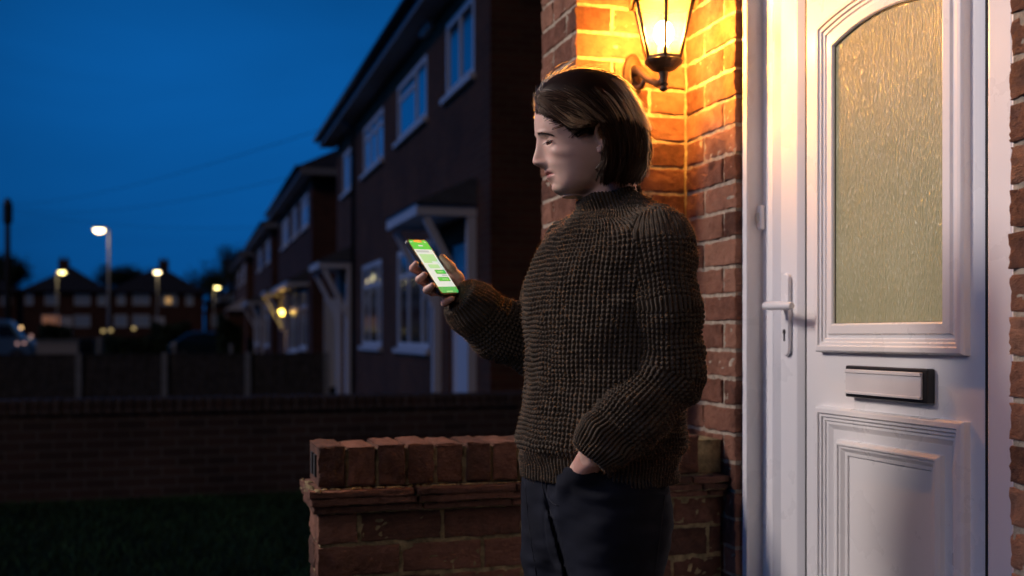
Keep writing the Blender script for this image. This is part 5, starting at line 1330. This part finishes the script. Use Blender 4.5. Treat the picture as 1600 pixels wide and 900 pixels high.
# eyes
M['eye'] = simple('eye_white', (0.42, 0.36, 0.33), 0.15, 0.6)
M['iris'] = simple('brown_iris', (0.03, 0.017, 0.01), 0.1, 0.7)
for e in EYU:
    mb = MB(); mb.smooth = True; c = to_world(e[None])[0]
    mb.lathe(c, [(0.0119*math.sin(a), -0.0119*math.cos(a)) for a in np.linspace(0.03, PI-0.03, 14)], 20); eo = mb.build('eye', M['eye'], body)
    gz_ = to_world(np.array([(-0.86, -0.12, -0.50)]))[0]; gz_ = Vector(gz_).normalized(); a1 = gz_.cross(Vector((0,0,1))).normalized(); a2 = gz_.cross(a1)
    mb = MB(); mb.smooth = True; vs = [Vector(c)+gz_*0.0122]+[Vector(c)+(gz_*math.cos(t)+(a1*math.cos(k*PI/8)+a2*math.sin(k*PI/8))*math.sin(t))*0.0121 for t in (0.25, 0.5) for k in range(16)]
    mb.add(vs, [(0, 1+k, 1+(k+1)%16) for k in range(16)]+[(1+k, 17+k, 17+(k+1)%16, 1+(k+1)%16) for k in range(16)]); mb.build('iris', M['iris'], eo, recalc=True)

# ------------------------------------------------------------------ strands
def strands(name, paths, rad, mat, parent, taper=0.35, shade=None, sides=3):
    """paths (n,k,3) in the figure frame -> one mesh of thin tapered tubes"""
    n, k, _ = paths.shape; T = np.gradient(paths, axis=1); T /= np.linalg.norm(T, axis=2, keepdims=True)+1e-9
    ref = np.array((0.3, 0.8, 0.5)); A = np.cross(T, ref); A /= np.linalg.norm(A, axis=2, keepdims=True)+1e-9; B = np.cross(T, A)
    q = np.linspace(0, 1, k); rr = (np.asarray(rad).reshape(-1, 1)*(1-(1-taper)*q**2)[None])[..., None]
    V = np.stack([paths+(A*math.cos(2*PI*j/sides)+B*math.sin(2*PI*j/sides))*rr for j in range(sides)], 2).reshape(-1, 3)
    base = (np.arange(n)[:,None]*k+np.arange(k-1)[None]).ravel()*sides; Q = []
    for j in range(sides):
        j2 = (j+1)%sides; Q.append(np.stack((base+j, base+j2, base+sides+j2, base+sides+j), 1))
    sh = np.repeat(RNG.uniform(0, 1, n) if shade is None else shade, k*sides)
    return raw_mesh(name, to_world(V), np.concatenate(Q), [mat], parent, attrs={'shade': ('FLOAT', sh)})
KH = 22
# hair mass in side view: row -> front edge, back edge, half width
hy = [108,112,120,130,140,150,165,180,195,210,225,240,255,270,282,291]
HFR = keys(hy, [895,884,862,848,837,831,831,836,844,852,857,859,868,880,892,905], sm=6)
HBK = keys(hy, [915,938,958,973,985,994,1003,1008,1012,1014,1015,1015,1013,1009,1004,996], sm=6)
HWD = keys(hy, [.012,.032,.052,.066,.075,.081,.087,.091,.0935,.095,.0955,.095,.093,.090,.086,.080], sm=6)
GUIDE = [(0.00, [(839,150),(858,147),(886,155),(918,174),(944,200),(954,232),(953,260),(942,285)]),
         (0.12, [(843,142),(864,142),(892,153),(922,173),(947,200),(956,233),(954,262),(944,286)]),
         (0.28, [(848,130),(874,140),(904,160),(930,182),(948,204),(956,232),(957,262),(947,287)]),
         (0.48, [(880,114),(910,124),(942,148),(964,180),(974,215),(974,252),(965,290)]),
         (0.68, [(915,110),(945,122),(972,150),(990,188),(996,228),(993,262),(980,290)]),
         (0.86, [(945,118),(972,134),(994,166),(1006,202),(1009,236),(1004,266),(992,288)]),
         (1.00, [(965,128),(988,150),(1004,180),(1013,212),(1014,240),(1010,264),(1000,284)])]
GQ = np.array([g[0] for g in GUIDE]); GP = np.stack([resample(g[1], KH) for g in GUIDE])
SHADES = []
def hair_set(n, sg, lay_lo, lay_hi, jit, qlo=0.0, qhi=1.0, lift=0.0, wav=1.0, per=20):
    """locks: every strand belongs to a clump that shares its path, layer, wave and tone"""
    nc = max(4, n//per); c = RNG.integers(0, nc, n)
    pick = lambda a: a[c][:,None]
    cq = RNG.uniform(qlo, qhi, nc); q = np.clip(cq[c]+RNG.normal(0, 0.010, n), 0, 1)
    i = np.clip(np.searchsorted(GQ, q)-1, 0, len(GQ)-2); w = ((q-GQ[i])/(GQ[i+1]-GQ[i]))[:,None,None]
    X = GP[i]*(1-w)+GP[i+1]*w
    s = np.linspace(0, 1, KH)[None,:]
    ph = pick(RNG.uniform(0, 2*PI, nc)); am = pick(RNG.normal(0, 1, nc)); amy = pick(RNG.normal(0, 1, nc)); own = RNG.normal(0, 1, (n,1)); own2 = RNG.normal(0, 1, (n,1))
    x = X[:,:,0]+jit*am*(0.3+s)*1.9+own*0.9*jit*(0.7-0.35*s)+wav*1.9*np.sin(s*6.5+ph)*s
    y = X[:,:,1]+jit*amy*(0.3+s*0.6)+own2*1.2*(0.8-0.4*s)+pick(RNG.normal(0, 4.0, nc))*s**5+own2*1.6*s**6-9.0*s**4
    lay = pick(RNG.uniform(lay_lo, lay_hi, nc))+RNG.normal(0, 0.008, (n,1))
    fr, bk, wd = HFR(y), HBK(y), HWD(y); cc = (fr+bk)/2; hx = np.maximum((bk-fr)/2, 6)
    x = np.clip(x, cc-hx*0.995-lift*2, cc+hx*0.995+lift*3+np.abs(own)*0.8*s)
    d = np.sqrt(np.clip(1-((x-cc)/hx)**2, 0, 1))*wd*lay
    side = np.clip(pick(RNG.uniform(0.12, 1.0, nc))+RNG.normal(0, 0.05, (n,1)), 0.05, 1); fan = np.clip(s*3.2, 0, 1)**0.7*0.75+0.25
    fan = np.minimum(1, side+(1-side)*fan)
    d = d*fan+pick(RNG.normal(0, 0.0020, nc))*np.minimum(1, s*2)+lift*RNG.uniform(0, 1, (n,1))*0.004*s
    SHADES.append(np.clip(RNG.beta(1.3, 1.8, nc)[c]+RNG.normal(0, .12, n), 0, 1))
    ear = ((x-931)/12.5)**2+((y-213)/24)**2 < 1
    d = np.where(ear, np.minimum(d, 0.0745), d)
    t = TB-d
    return np.stack(((x-800)*t/FPX, TB+sg*d, EYE-(y-525)*t/FPX), 2)
FRONTG = [(0.0, [(838,162),(847,156),(864,154),(890,162),(920,180),(945,206),(953,240),(946,282)]),
          (0.25, [(851,172),(860,166),(878,166),(903,174),(930,191),(948,216),(955,248),(947,288)]),
          (0.5, [(868,185),(877,179),(894,178),(916,184),(938,200),(951,225),(953,256),(944,288)]),
          (0.75, [(886,199),(894,193),(908,191),(924,193),(941,206),(950,230),(950,258),(943,287)]),
          (1.0, [(903,214),(910,208),(920,205),(936,209),(947,228),(950,252),(947,272),(944,289)])]
def front_set(n, sg):
    global GQ, GP
    k0, k1 = GQ, GP
    GQ = np.array([g[0] for g in FRONTG]); GP = np.stack([resample(g[1], KH) for g in FRONTG])
    P = hair_set(n, sg, 0.96, 1.005, 0.5, wav=0.5, per=6); GQ, GP = k0, k1
    return P
EDGEG = [(0.0, [(836,155),(847,164),(862,177),(880,192),(898,203),(914,197),(931,189),(946,197),(955,225),(957,254),(950,286)]),
         (1.0, [(841,147),(858,153),(880,166),(903,183),(926,192),(945,206),(954,232),(956,260),(950,287)])]
def edge_set(n, sg):
    global GQ, GP
    k0, k1 = GQ, GP
    GQ = np.array([g[0] for g in EDGEG]); GP = np.stack([resample(g[1], KH) for g in EDGEG])
    P = hair_set(n, sg, 0.985, 1.03, 0.45, wav=0.5, per=14); GQ, GP = k0, k1
    return P
def push_out(P, gap=0.0025, it=5):
    sh = P.shape; Q = P.reshape(-1, 3).copy(); lo = np.array(NECK[0])
    for _ in range(it):
        f = head_sdf(Q, False); m = f < gap
        if not m.any(): break
        q = Q[m]; e = 0.0015; g = np.stack([head_sdf(q+np.eye(3)[a]*e, False)-f[m] for a in range(3)], 1); g /= np.linalg.norm(g, axis=1)[:,None]+1e-9
        Q[m] = q+g*(np.minimum(gap-f[m], 0.012))[:,None]
    return Q.reshape(sh)
sets = [edge_set(1500, -1), edge_set(400, 1), front_set(2000, -1), front_set(700, 1), hair_set(3600, -1, 0.93, 1.02, 1.4), hair_set(1500, -1, 0.80, 0.95, 1.8), hair_set(700, -1, 0.55, 0.8, 2.2, 0.2, 1.0),
        hair_set(1700, 1, 0.92, 1.02, 1.4), hair_set(800, 1, 0.6, 0.92, 2.0), hair_set(500, -1, 0.0, 0.45, 1.5, 0.35, 1.0),
        hair_set(260, -1, 1.0, 1.06, 4.5, 0.1, 1.0, lift=1.0, wav=2.6, per=3), hair_set(160, 1, 1.0, 1.06, 4.5, lift=1.0, wav=2.6, per=3)]
HP = np.concatenate(sets); HP = push_out(HP)
# loose wisps standing off the crown, the back and the fringe, catching the lantern light
nw = 1500; k0 = RNG.integers(0, len(HP), nw); W0 = HP[k0][:, 2:12].copy(); kk = W0.shape[1]; s = np.linspace(0, 1, kk)[None,:,None]
cen = np.array(fig(925, 195, TB)); out = W0-cen; out /= np.linalg.norm(out, axis=2, keepdims=True); W0 = W0+out*s**1.6*RNG.uniform(0.001, 0.010, (nw,1,1))+RNG.normal(0, 0.0025, (nw,1,3))*s
nw2 = 900
RIM = resample([(838,184),(835,168),(838,151),(849,132),(872,118),(900,110),(925,110),(948,118),(968,130),(985,148),(1000,170),(1009,200),(1013,230),(1012,258),(1003,280)], 120)
TN = np.gradient(RIM, axis=0); TN /= np.linalg.norm(TN, axis=1)[:,None]; ON = np.stack((TN[:,1], -TN[:,0]), 1)
j = np.minimum((RNG.beta(0.9, 1.25, nw2)*119).astype(int), 119); L3 = RNG.uniform(7, 24, nw2); bul = RNG.normal(0.0, 1.5, nw2); st = RNG.uniform(-5.5, -1.0, nw2); ed_ = RNG.normal(-2.0, 2.8, nw2)
q3 = np.linspace(0, 1, kk)[None,:]
off = st[:,None]*(1-q3)+ed_[:,None]*q3+bul[:,None]*4*q3*(1-q3)
XY = RIM[j][:,None,:]+TN[j][:,None,:]*(L3[:,None]*q3)[...,None]+ON[j][:,None,:]*off[...,None]+RNG.normal(0, 1.2, (nw2,1,2))*q3[...,None]
W3 = np.stack(((XY[...,0]-800)*S, TB+RNG.normal(0, .03, (nw2,1))+0*q3, EYE-(XY[...,1]-525)*S), 2)
def pad(P): return np.stack([np.stack([np.interp(np.linspace(0, 1, KH), np.linspace(0, 1, P.shape[1]), P[i,:,a]) for a in range(3)], 1) for i in range(len(P))])
ALL = np.concatenate((HP, pad(W0), pad(W3)))
rad = np.r_[RNG.uniform(0.00032, 0.00062, len(HP)), RNG.uniform(0.0002, 0.0004, nw+nw2)]
def hair_fibre(name, col, rough):
    m = bpy.data.materials.new(name); m.use_nodes = True; nt = m.node_tree; nt.nodes.remove(nt.nodes['Principled BSDF'])
    h = nt.nodes.new('ShaderNodeBsdfHairPrincipled'); h.model = 'CHIANG'; h.parametrization = 'COLOR'
    h.inputs['Color'].default_value = (*col, 1); h.inputs['Roughness'].default_value = rough; h.inputs['Radial Roughness'].default_value = 0.45; h.inputs['IOR'].default_value = 1.28
    nt.links.new(h.outputs[0], nt.nodes['Material Output'].inputs[0]); return m
def fibres(name, P, rad, mat, parent):
    hc = bpy.data.hair_curves.new(name); n, k, _ = P.shape; hc.add_curves([k]*n)
    org = np.array(ROOT_ORG[parent.name]); hc.points.foreach_set('position', (to_world(P.reshape(-1, 3))-org).astype(np.float32).ravel())
    q = np.linspace(0, 1, k); hc.points.foreach_set('radius', (np.asarray(rad)[:,None]*(1-0.6*q**2)[None]).astype(np.float32).ravel())
    hc.materials.append(mat); o = bpy.data.objects.new(name, hc); COL.objects.link(o); o.parent = parent; ROOT_ORG[o.name] = Vector(org); return o
def hair_dark():
    m, nt, b, N, L = new_mat('brown_hair_strand'); hi = N.new('ShaderNodeHairInfo')
    r = ramp(nt, hi.outputs['Random'], [(0.0, (0.009, 0.004, 0.0025)), (0.6, (0.022, 0.0095, 0.0055)), (1.0, (0.052, 0.023, 0.012))]); L.new(r.outputs[0], b.inputs['Base Color'])
    b.inputs['Roughness'].default_value = 0.45; b.inputs['Specular IOR Level'].default_value = 0.16; b.inputs['Specular Tint'].default_value = (1.0, 0.75, 0.55, 1)
    return m
M['fibre'] = hair_dark()

# dense under layer so no scalp shows through
def cap_sdf(P):
    y = 525-(P[:,2]-EYE)/S; x = 800+P[:,0]/S; v = P[:,1]-TB
    fr, bk, wd = HFR(y)+3, HBK(y)-3, HWD(y)*0.93; c = (fr+bk)/2; hx = np.maximum((bk-fr)/2, 4)*S
    du = (x-c)*S; n = np.sqrt((du/hx)**2+(v/wd)**2)+1e-6; rho = np.sqrt(du*du+v*v)+1e-6; f = np.where(rho < .01, -.02, rho*(1-1/n))
    f = np.maximum(f, (111-y)*S); f = np.maximum(f, (y-286)*S)
    face = np.minimum((x-946)*S*0.75, 1) ; hl = np.where(x < 926, (HAIRLINE(np.clip(x, 832, 926))-9-y)*S*0.7, -0.02)
    keep = np.maximum((x-948)*S, np.where(x < 926, hl, (188-y)*S))                       # positive inside the hair region
    low = np.minimum(np.minimum((x-(925+np.abs(y-272)*1.0))*S, (y-252)*S), 1)
    keep = np.maximum(keep, low)
    return np.maximum(f, -keep)
V, F = surface_nets(cap_sdf, fig(820,295,2.07)-np.array((0,.12,0)), fig(1022,104,2.07)+np.array((0,.12,0)), 0.003)
hair = raw_mesh('hair', to_world(V), F, [M['hair']], body, attrs={'shade': ('FLOAT', np.full(len(V), 0.05))})
M['fibre_light'] = hair_fibre('thin_outer_hair', (0.24, 0.10, 0.04), 0.35)
outer = np.zeros(len(ALL), bool); outer[len(HP):] = True; outer[:len(HP)] = RNG.random(len(HP)) < 0.0
st_ = fibres('hair_strands', ALL[~outer], rad[~outer], M['fibre'], hair); st_['kind'] = 'stuff'
st2 = fibres('loose_hair', ALL[outer], rad[outer], M['fibre_light'], hair); st2['kind'] = 'stuff'
# brows and lashes
def brow(sg):
    P = []
    for _ in range(420):
        q = RNG.uniform(0, 1); px = 841+q*23; py = 212.4-3.0*math.sin(min(1, q*1.25)*PI*0.62)+q*q*3.2+RNG.normal(0, .8)
        v = sg*(0.012+0.036*q); base = head_pt(830, v, py+vrow(abs(v))); P.append((base, q))
    B0 = np.array([p[0] for p in P]); q = np.array([p[1] for p in P])
    return B0, q
def drop_on_face(B0):
    """slide points along the face direction onto the skin"""
    d = np.array((math.cos(YAW), math.sin(YAW), 0)); lo = np.zeros(len(B0)); hi = np.full(len(B0), .08)
    for _ in range(60):
        f = head_sdf(B0+d*lo[:,None]); lo = lo+np.clip(f, 0, 0.004)*0.7
    return B0+d*lo[:,None]
for sg in (-1, 1):
    B0, q = brow(sg); B0 = drop_on_face(B0)
    dirs = np.stack((0.75*np.ones(len(q)), 0.3*sg*np.ones(len(q)), 0.42-0.9*q), 1)+RNG.normal(0, .15, (len(q), 3))
    path = B0[:,None,:]+dirs[:,None,:]*np.linspace(0, 1, 5)[None,:,None]*0.0055-np.array((math.cos(YAW),math.sin(YAW),0))*0.0006
    strands('eyebrow', path, np.full(len(q), 0.00018), M['brow'], body)
    e = EYU[0] if sg < 0 else EYU[1]
    q = np.linspace(0, 1, 46); eu, ev, ey = head_uv(e[None]); v = ev[0]+sg*(-0.0125+0.025*q); py = ey[0]-0.2+1.4*(2*q-1)**2-0.6*q
    L0 = drop_on_face(np.array([head_pt(835, a, b) for a, b in zip(v, py)]))
    dirs = np.stack((-0.9+0.2*q, sg*(q-0.35)*0.9, -0.55+0.0*q), 1)+RNG.normal(0, .1, (len(q), 3))
    path = L0[:,None,:]+dirs[:,None,:]*np.linspace(0, 1, 5)[None,:,None]*0.0060
    line = L0[None]-np.array((math.cos(YAW),math.sin(YAW),0))*0.0003
    strands('eyelash', path, np.full(len(q), 0.00022), M['lash'], body, taper=0.1)
    mb = MB(); mb.tube([tuple(p) for p in to_world(L0)], 0.0008, 5); mb.build('lash_line', M['lash'], body)

# ------------------------------------------------------------------ mobile phone
PHO = to_world(PC[None])[0]
ph = thing('mobile_phone', PHO, 'black mobile phone with a glowing green and white message screen held in the hand', 'phone')
def rrect(hw, hl, r, n=6):
    out = []
    for cx, cy, a0 in ((hw-r, hl-r, 0), (-hw+r, hl-r, 90), (-hw+r, -hl+r, 180), (hw-r, -hl+r, 270)):
        for k in range(n+1): a = math.radians(a0+90*k/n); out.append((cx+r*math.cos(a), cy+r*math.sin(a)))
    return out
def slab(mb, loops):
    vs = []; n = len(loops[0][0])
    for lp, nn_ in loops: vs += [tuple(to_world(H(s, l, nn_)[None])[0]) for s, l in lp]
    mb.add(vs, [tuple(range(n)), tuple((len(loops)-1)*n+k for k in range(n))[::-1]]+[(i*n+(k+1)%n, i*n+k, (i+1)*n+k, (i+1)*n+(k+1)%n) for i in range(len(loops)-1) for k in range(n)])
mb = MB(); slab(mb, [(rrect(33, 69.5, 8), -4.2), (rrect(34.3, 70.8, 9), -3.0), (rrect(34.3, 70.8, 9), 3.0), (rrect(33.4, 69.9, 8.4), 4.0)])
mb.build('body', M['black_plastic'], ph, recalc=True)
mb = MB(); slab(mb, [(rrect(33.0, 69.5, 8), 4.05), (rrect(32.2, 68.7, 7.4), 4.35)])
mb.build('bezel', simple('glossy_black_glass', (0.006, 0.006, 0.006), 0.6, 0.05), ph, recalc=True)
def flat(name, poly, n, m):
    mb = MB(); mb.add([tuple(to_world(H(s, l, n)[None])[0]) for s, l in poly], [tuple(range(len(poly)))]); return mb.build(name, m, scr if name != 'screen' else ph)
box_ = lambda a, b, c, d: [(a, c), (b, c), (b, d), (a, d)]
def rb(a, b, c, d, r=1.6): return [((a+b)/2+s, (c+d)/2+l) for s, l in rrect((b-a)/2, (d-c)/2, r, 3)]
E_W = emit('screen_white', (0.80, 0.92, 0.84), 0.80); E_G = emit('screen_green', (0.006, 0.56, 0.06), 1.0); E_L = emit('screen_pale_green', (0.40, 0.76, 0.36), 0.9)
E_D = emit('screen_dark_green', (0.004, 0.22, 0.03), 1.0); E_F = emit('screen_footer_green', (0.02, 0.42, 0.10), 1.0); E_Y = emit('screen_grey', (0.50, 0.62, 0.60), 0.8)
scr = None
scr = flat('screen', rrect(31.0, 67.5, 6.6), 4.45, E_W)
flat('header_bar', [p for p in rrect(31.0, 67.5, 6.6) if p[1] < 0 and True and p[1] <= -60]+[(31.0, -43.5), (-31.0, -43.5)], 4.56, E_G)
flat('footer_bar', [p for p in rrect(31.0, 67.5, 6.6) if p[1] >= 60]+[(-31.0, 52.5), (31.0, 52.5)], 4.56, E_F)
flat('notch', rb(-14, 14, -67.4, -61.8, 2.4), 4.62, M['black_plastic'])
flat('title_text', rb(-8, 8, -54.5, -51.5, 1), 4.62, E_W); flat('status_text', rb(20, 26, -63.5, -61.5, .6), 4.62, E_W); flat('status_text', rb(-27, -20, -63.5, -61.5, .6), 4.62, E_W)
flat('message_text', rb(-27, 16, -40.5, -35.5, 1.2), 4.6, E_Y)
flat('message_bubble', rb(-24, 25, -31, -12.5, 2), 4.6, E_L); flat('message_bubble', rb(-24, 4, -13.5, -8, 2), 4.605, E_L)
flat('message_bubble', rb(-17, 19, -4.5, 5.5, 2), 4.6, E_L)
for c0 in (9.5, 28.0):
    flat('button', rb(-7 if c0 < 20 else -13, 28 if c0 < 20 else 26, c0, c0+10.5, 1.5), 4.6, E_D); flat('button_face', rb(-5.8 if c0 < 20 else -11.8, 26.8 if c0 < 20 else 24.8, c0+1.2, c0+9.3, 1.2), 4.65, E_G)
    flat('button_text', rb(0, 20, c0+4.4, c0+6, .6), 4.7, E_L)
flat('message_text', rb(8, 26, 21.5, 26.0, 1), 4.6, E_Y)
flat('home_bar', rb(-11, 11, 63.3, 65.0, .7), 4.62, E_L)
mb = MB(); slab(mb, [(rb(-30, -10, -66, -44, 5), -6.2), (rb(-30, -10, -66, -44, 5), -4.25)]); mb.build('camera_bump', M['black_plastic'], ph, recalc=True)
# ------------------------------------------------------------------ light, sky, camera
def set_world(strength=0.1, elev=25, rot=-90, tint=(0.008, 0.272, 1.0), mult=1.12):
    w = bpy.data.worlds.new('World'); scene.world = w; w.use_nodes = True
    nt = w.node_tree; N = nt.nodes; L = nt.links; bg = N['Background']
    sky = N.new('ShaderNodeTexSky'); sky.sky_type = 'NISHITA'; sky.sun_disc = False; sky.sun_elevation = math.radians(elev); sky.sun_rotation = math.radians(rot)
    bw = N.new('ShaderNodeRGBToBW'); L.new(sky.outputs[0], bw.inputs[0])
    tc = N.new('ShaderNodeTexCoord'); mp = N.new('ShaderNodeMapping'); mp.inputs['Scale'].default_value = (1.0, 1.0, 3.0); mp.inputs['Location'].default_value = (0.3, 0.6, 0.2); L.new(tc.outputs['Generated'], mp.inputs[0])
    n = node(nt, 'ShaderNodeTexNoise', Scale=3.4, Detail=5.0, Roughness=0.45, Distortion=0.5); L.new(mp.outputs[0], n.inputs['Vector'])
    mr = N.new('ShaderNodeMapRange'); mr.inputs[1].default_value = 0.3; mr.inputs[2].default_value = 0.7; mr.inputs[3].default_value = 0.87; mr.inputs[4].default_value = 1.13; L.new(n.outputs['Fac'], mr.inputs[0])
    # thinner cloud lets more of the afterglow through in one part of the sky
    d = Vector((FX-0.17*RX, FY-0.17*RY, 0.25)).normalized()
    dp = node(nt, 'ShaderNodeVectorMath', operation='DOT_PRODUCT'); L.new(tc.outputs['Generated'], dp.inputs[0]); dp.inputs[1].default_value = d
    mg = N.new('ShaderNodeMapRange'); mg.interpolation_type = 'SMOOTHSTEP'; mg.inputs[1].default_value = 0.92; mg.inputs[2].default_value = 1.0; mg.inputs[3].default_value = 0.42; mg.inputs[4].default_value = 1.0; L.new(dp.outputs['Value'], mg.inputs[0])
    def mul(x, y):
        q = node(nt, 'ShaderNodeMath', operation='MULTIPLY'); L.new(x, q.inputs[0])
        if isinstance(y, float): q.inputs[1].default_value = y
        else: L.new(y, q.inputs[1])
        return q.outputs[0]
    # the unseen sky behind the camera is darkened to cut the blue ambient
    db = node(nt, 'ShaderNodeVectorMath', operation='DOT_PRODUCT'); L.new(tc.outputs['Generated'], db.inputs[0]); db.inputs[1].default_value = Vector((-0.75, 1.0, 0.1)).normalized()
    mb_ = N.new('ShaderNodeMapRange'); mb_.interpolation_type = 'SMOOTHSTEP'; mb_.inputs[1].default_value = -0.35; mb_.inputs[2].default_value = 0.55; mb_.inputs[3].default_value = 0.16; mb_.inputs[4].default_value = 1.0; L.new(db.outputs['Value'], mb_.inputs[0])
    sz = N.new('ShaderNodeSeparateXYZ'); L.new(tc.outputs['Generated'], sz.inputs[0])
    mz = N.new('ShaderNodeMapRange'); mz.interpolation_type = 'SMOOTHSTEP'; mz.inputs[1].default_value = -0.02; mz.inputs[2].default_value = 0.24; mz.inputs[3].default_value = 0.50; mz.inputs[4].default_value = 1.0; L.new(sz.outputs[2], mz.inputs[0])
    val = mul(mul(mul(mul(mul(bw.outputs[0], mr.outputs[0]), mg.outputs[0]), mz.outputs[0]), mb_.outputs[0]), mult)
    cm = node(nt, 'ShaderNodeVectorMath', operation='SCALE'); cm.inputs[0].default_value = tint; L.new(val, cm.inputs['Scale'])
    L.new(cm.outputs[0], bg.inputs[0]); bg.inputs[1].default_value = strength
set_world()
sun = bpy.data.lights.new('town_glow_fill', 'SUN'); sun.energy = 0.23; sun.angle = math.radians(12); sun.color = (1.0, 0.74, 0.6)  # added warm fill standing in for town glow on walls and frames
so = bpy.data.objects.new('town_glow_fill', sun); COL.objects.link(so); so.rotation_euler = (math.radians(55), 0, math.radians(-58))
def spot(name, loc, target, watts, angle, blend, col, size):
    l = bpy.data.lights.new(name, 'SPOT'); l.energy = watts; l.spot_size = math.radians(angle); l.spot_blend = blend; l.color = col; l.shadow_soft_size = size
    o = bpy.data.objects.new(name, l); COL.objects.link(o); o.location = loc
    o.rotation_euler = (Vector(target)-Vector(loc)).to_track_quat('-Z', 'Y').to_euler(); return o
# key spot added out of frame to supply the neutral light from the left
spot('left_key_light', (-3.1, 3.8, 3.8), (0.95, 2.0, 1.25), 830, 42, 0.6, (1.0, 0.85, 0.77), 0.55)
spot('left_fill_light', (-2.7, -1.0, 2.7), (0.85, 2.0, 1.3), 46, 40, 0.7, (1.0, 0.83, 0.74), 0.7)  # added weaker fill for cheek and chest, no lamp stands there
nb = LAMP_MAT.node_tree.nodes['Principled BSDF']; nb.inputs['Emission Strength'].default_value = 1650.0
pt = bpy.data.lights.new('porch_lamp_light', 'POINT'); pt.energy = 3; pt.color = (1, 0.42, 0.10); pt.shadow_soft_size = 0.1
po = bpy.data.objects.new('porch_lamp_light', pt); COL.objects.link(po); po.location = (px_ if False else lp_[0]-0.02, lp_[1]-0.12, lp_[2]+0.05)
cam = bpy.data.cameras.new('camera'); cam.lens = 36*FPX/1600; cam.sensor_width = 36; cam.shift_y = 75/1600; cam.clip_start = 0.05; cam.clip_end = 3000
cam.dof.use_dof = True; cam.dof.focus_distance = 2.05; cam.dof.aperture_fstop = 2.8; cam.dof.aperture_blades = 0
co = bpy.data.objects.new('camera', cam); COL.objects.link(co); co.location = (0, 0, EYE); co.rotation_euler = (PI/2, 0, -TH)
scene.camera = co
vs_ = scene.view_settings; vs_.view_transform = 'Standard'; vs_.look = 'None'; vs_.exposure = 0; vs_.gamma = 1; vs_.use_curve_mapping = False
cy = scene.cycles; cy.use_denoising = True; cy.max_bounces = 6; cy.transparent_max_bounces = 12; cy.sample_clamp_indirect = 4.0; cy.caustics_reflective = False; cy.caustics_refractive = False
try: cy.denoiser = 'OPENIMAGEDENOISE'; cy.denoising_prefilter = 'ACCURATE'
except Exception: pass
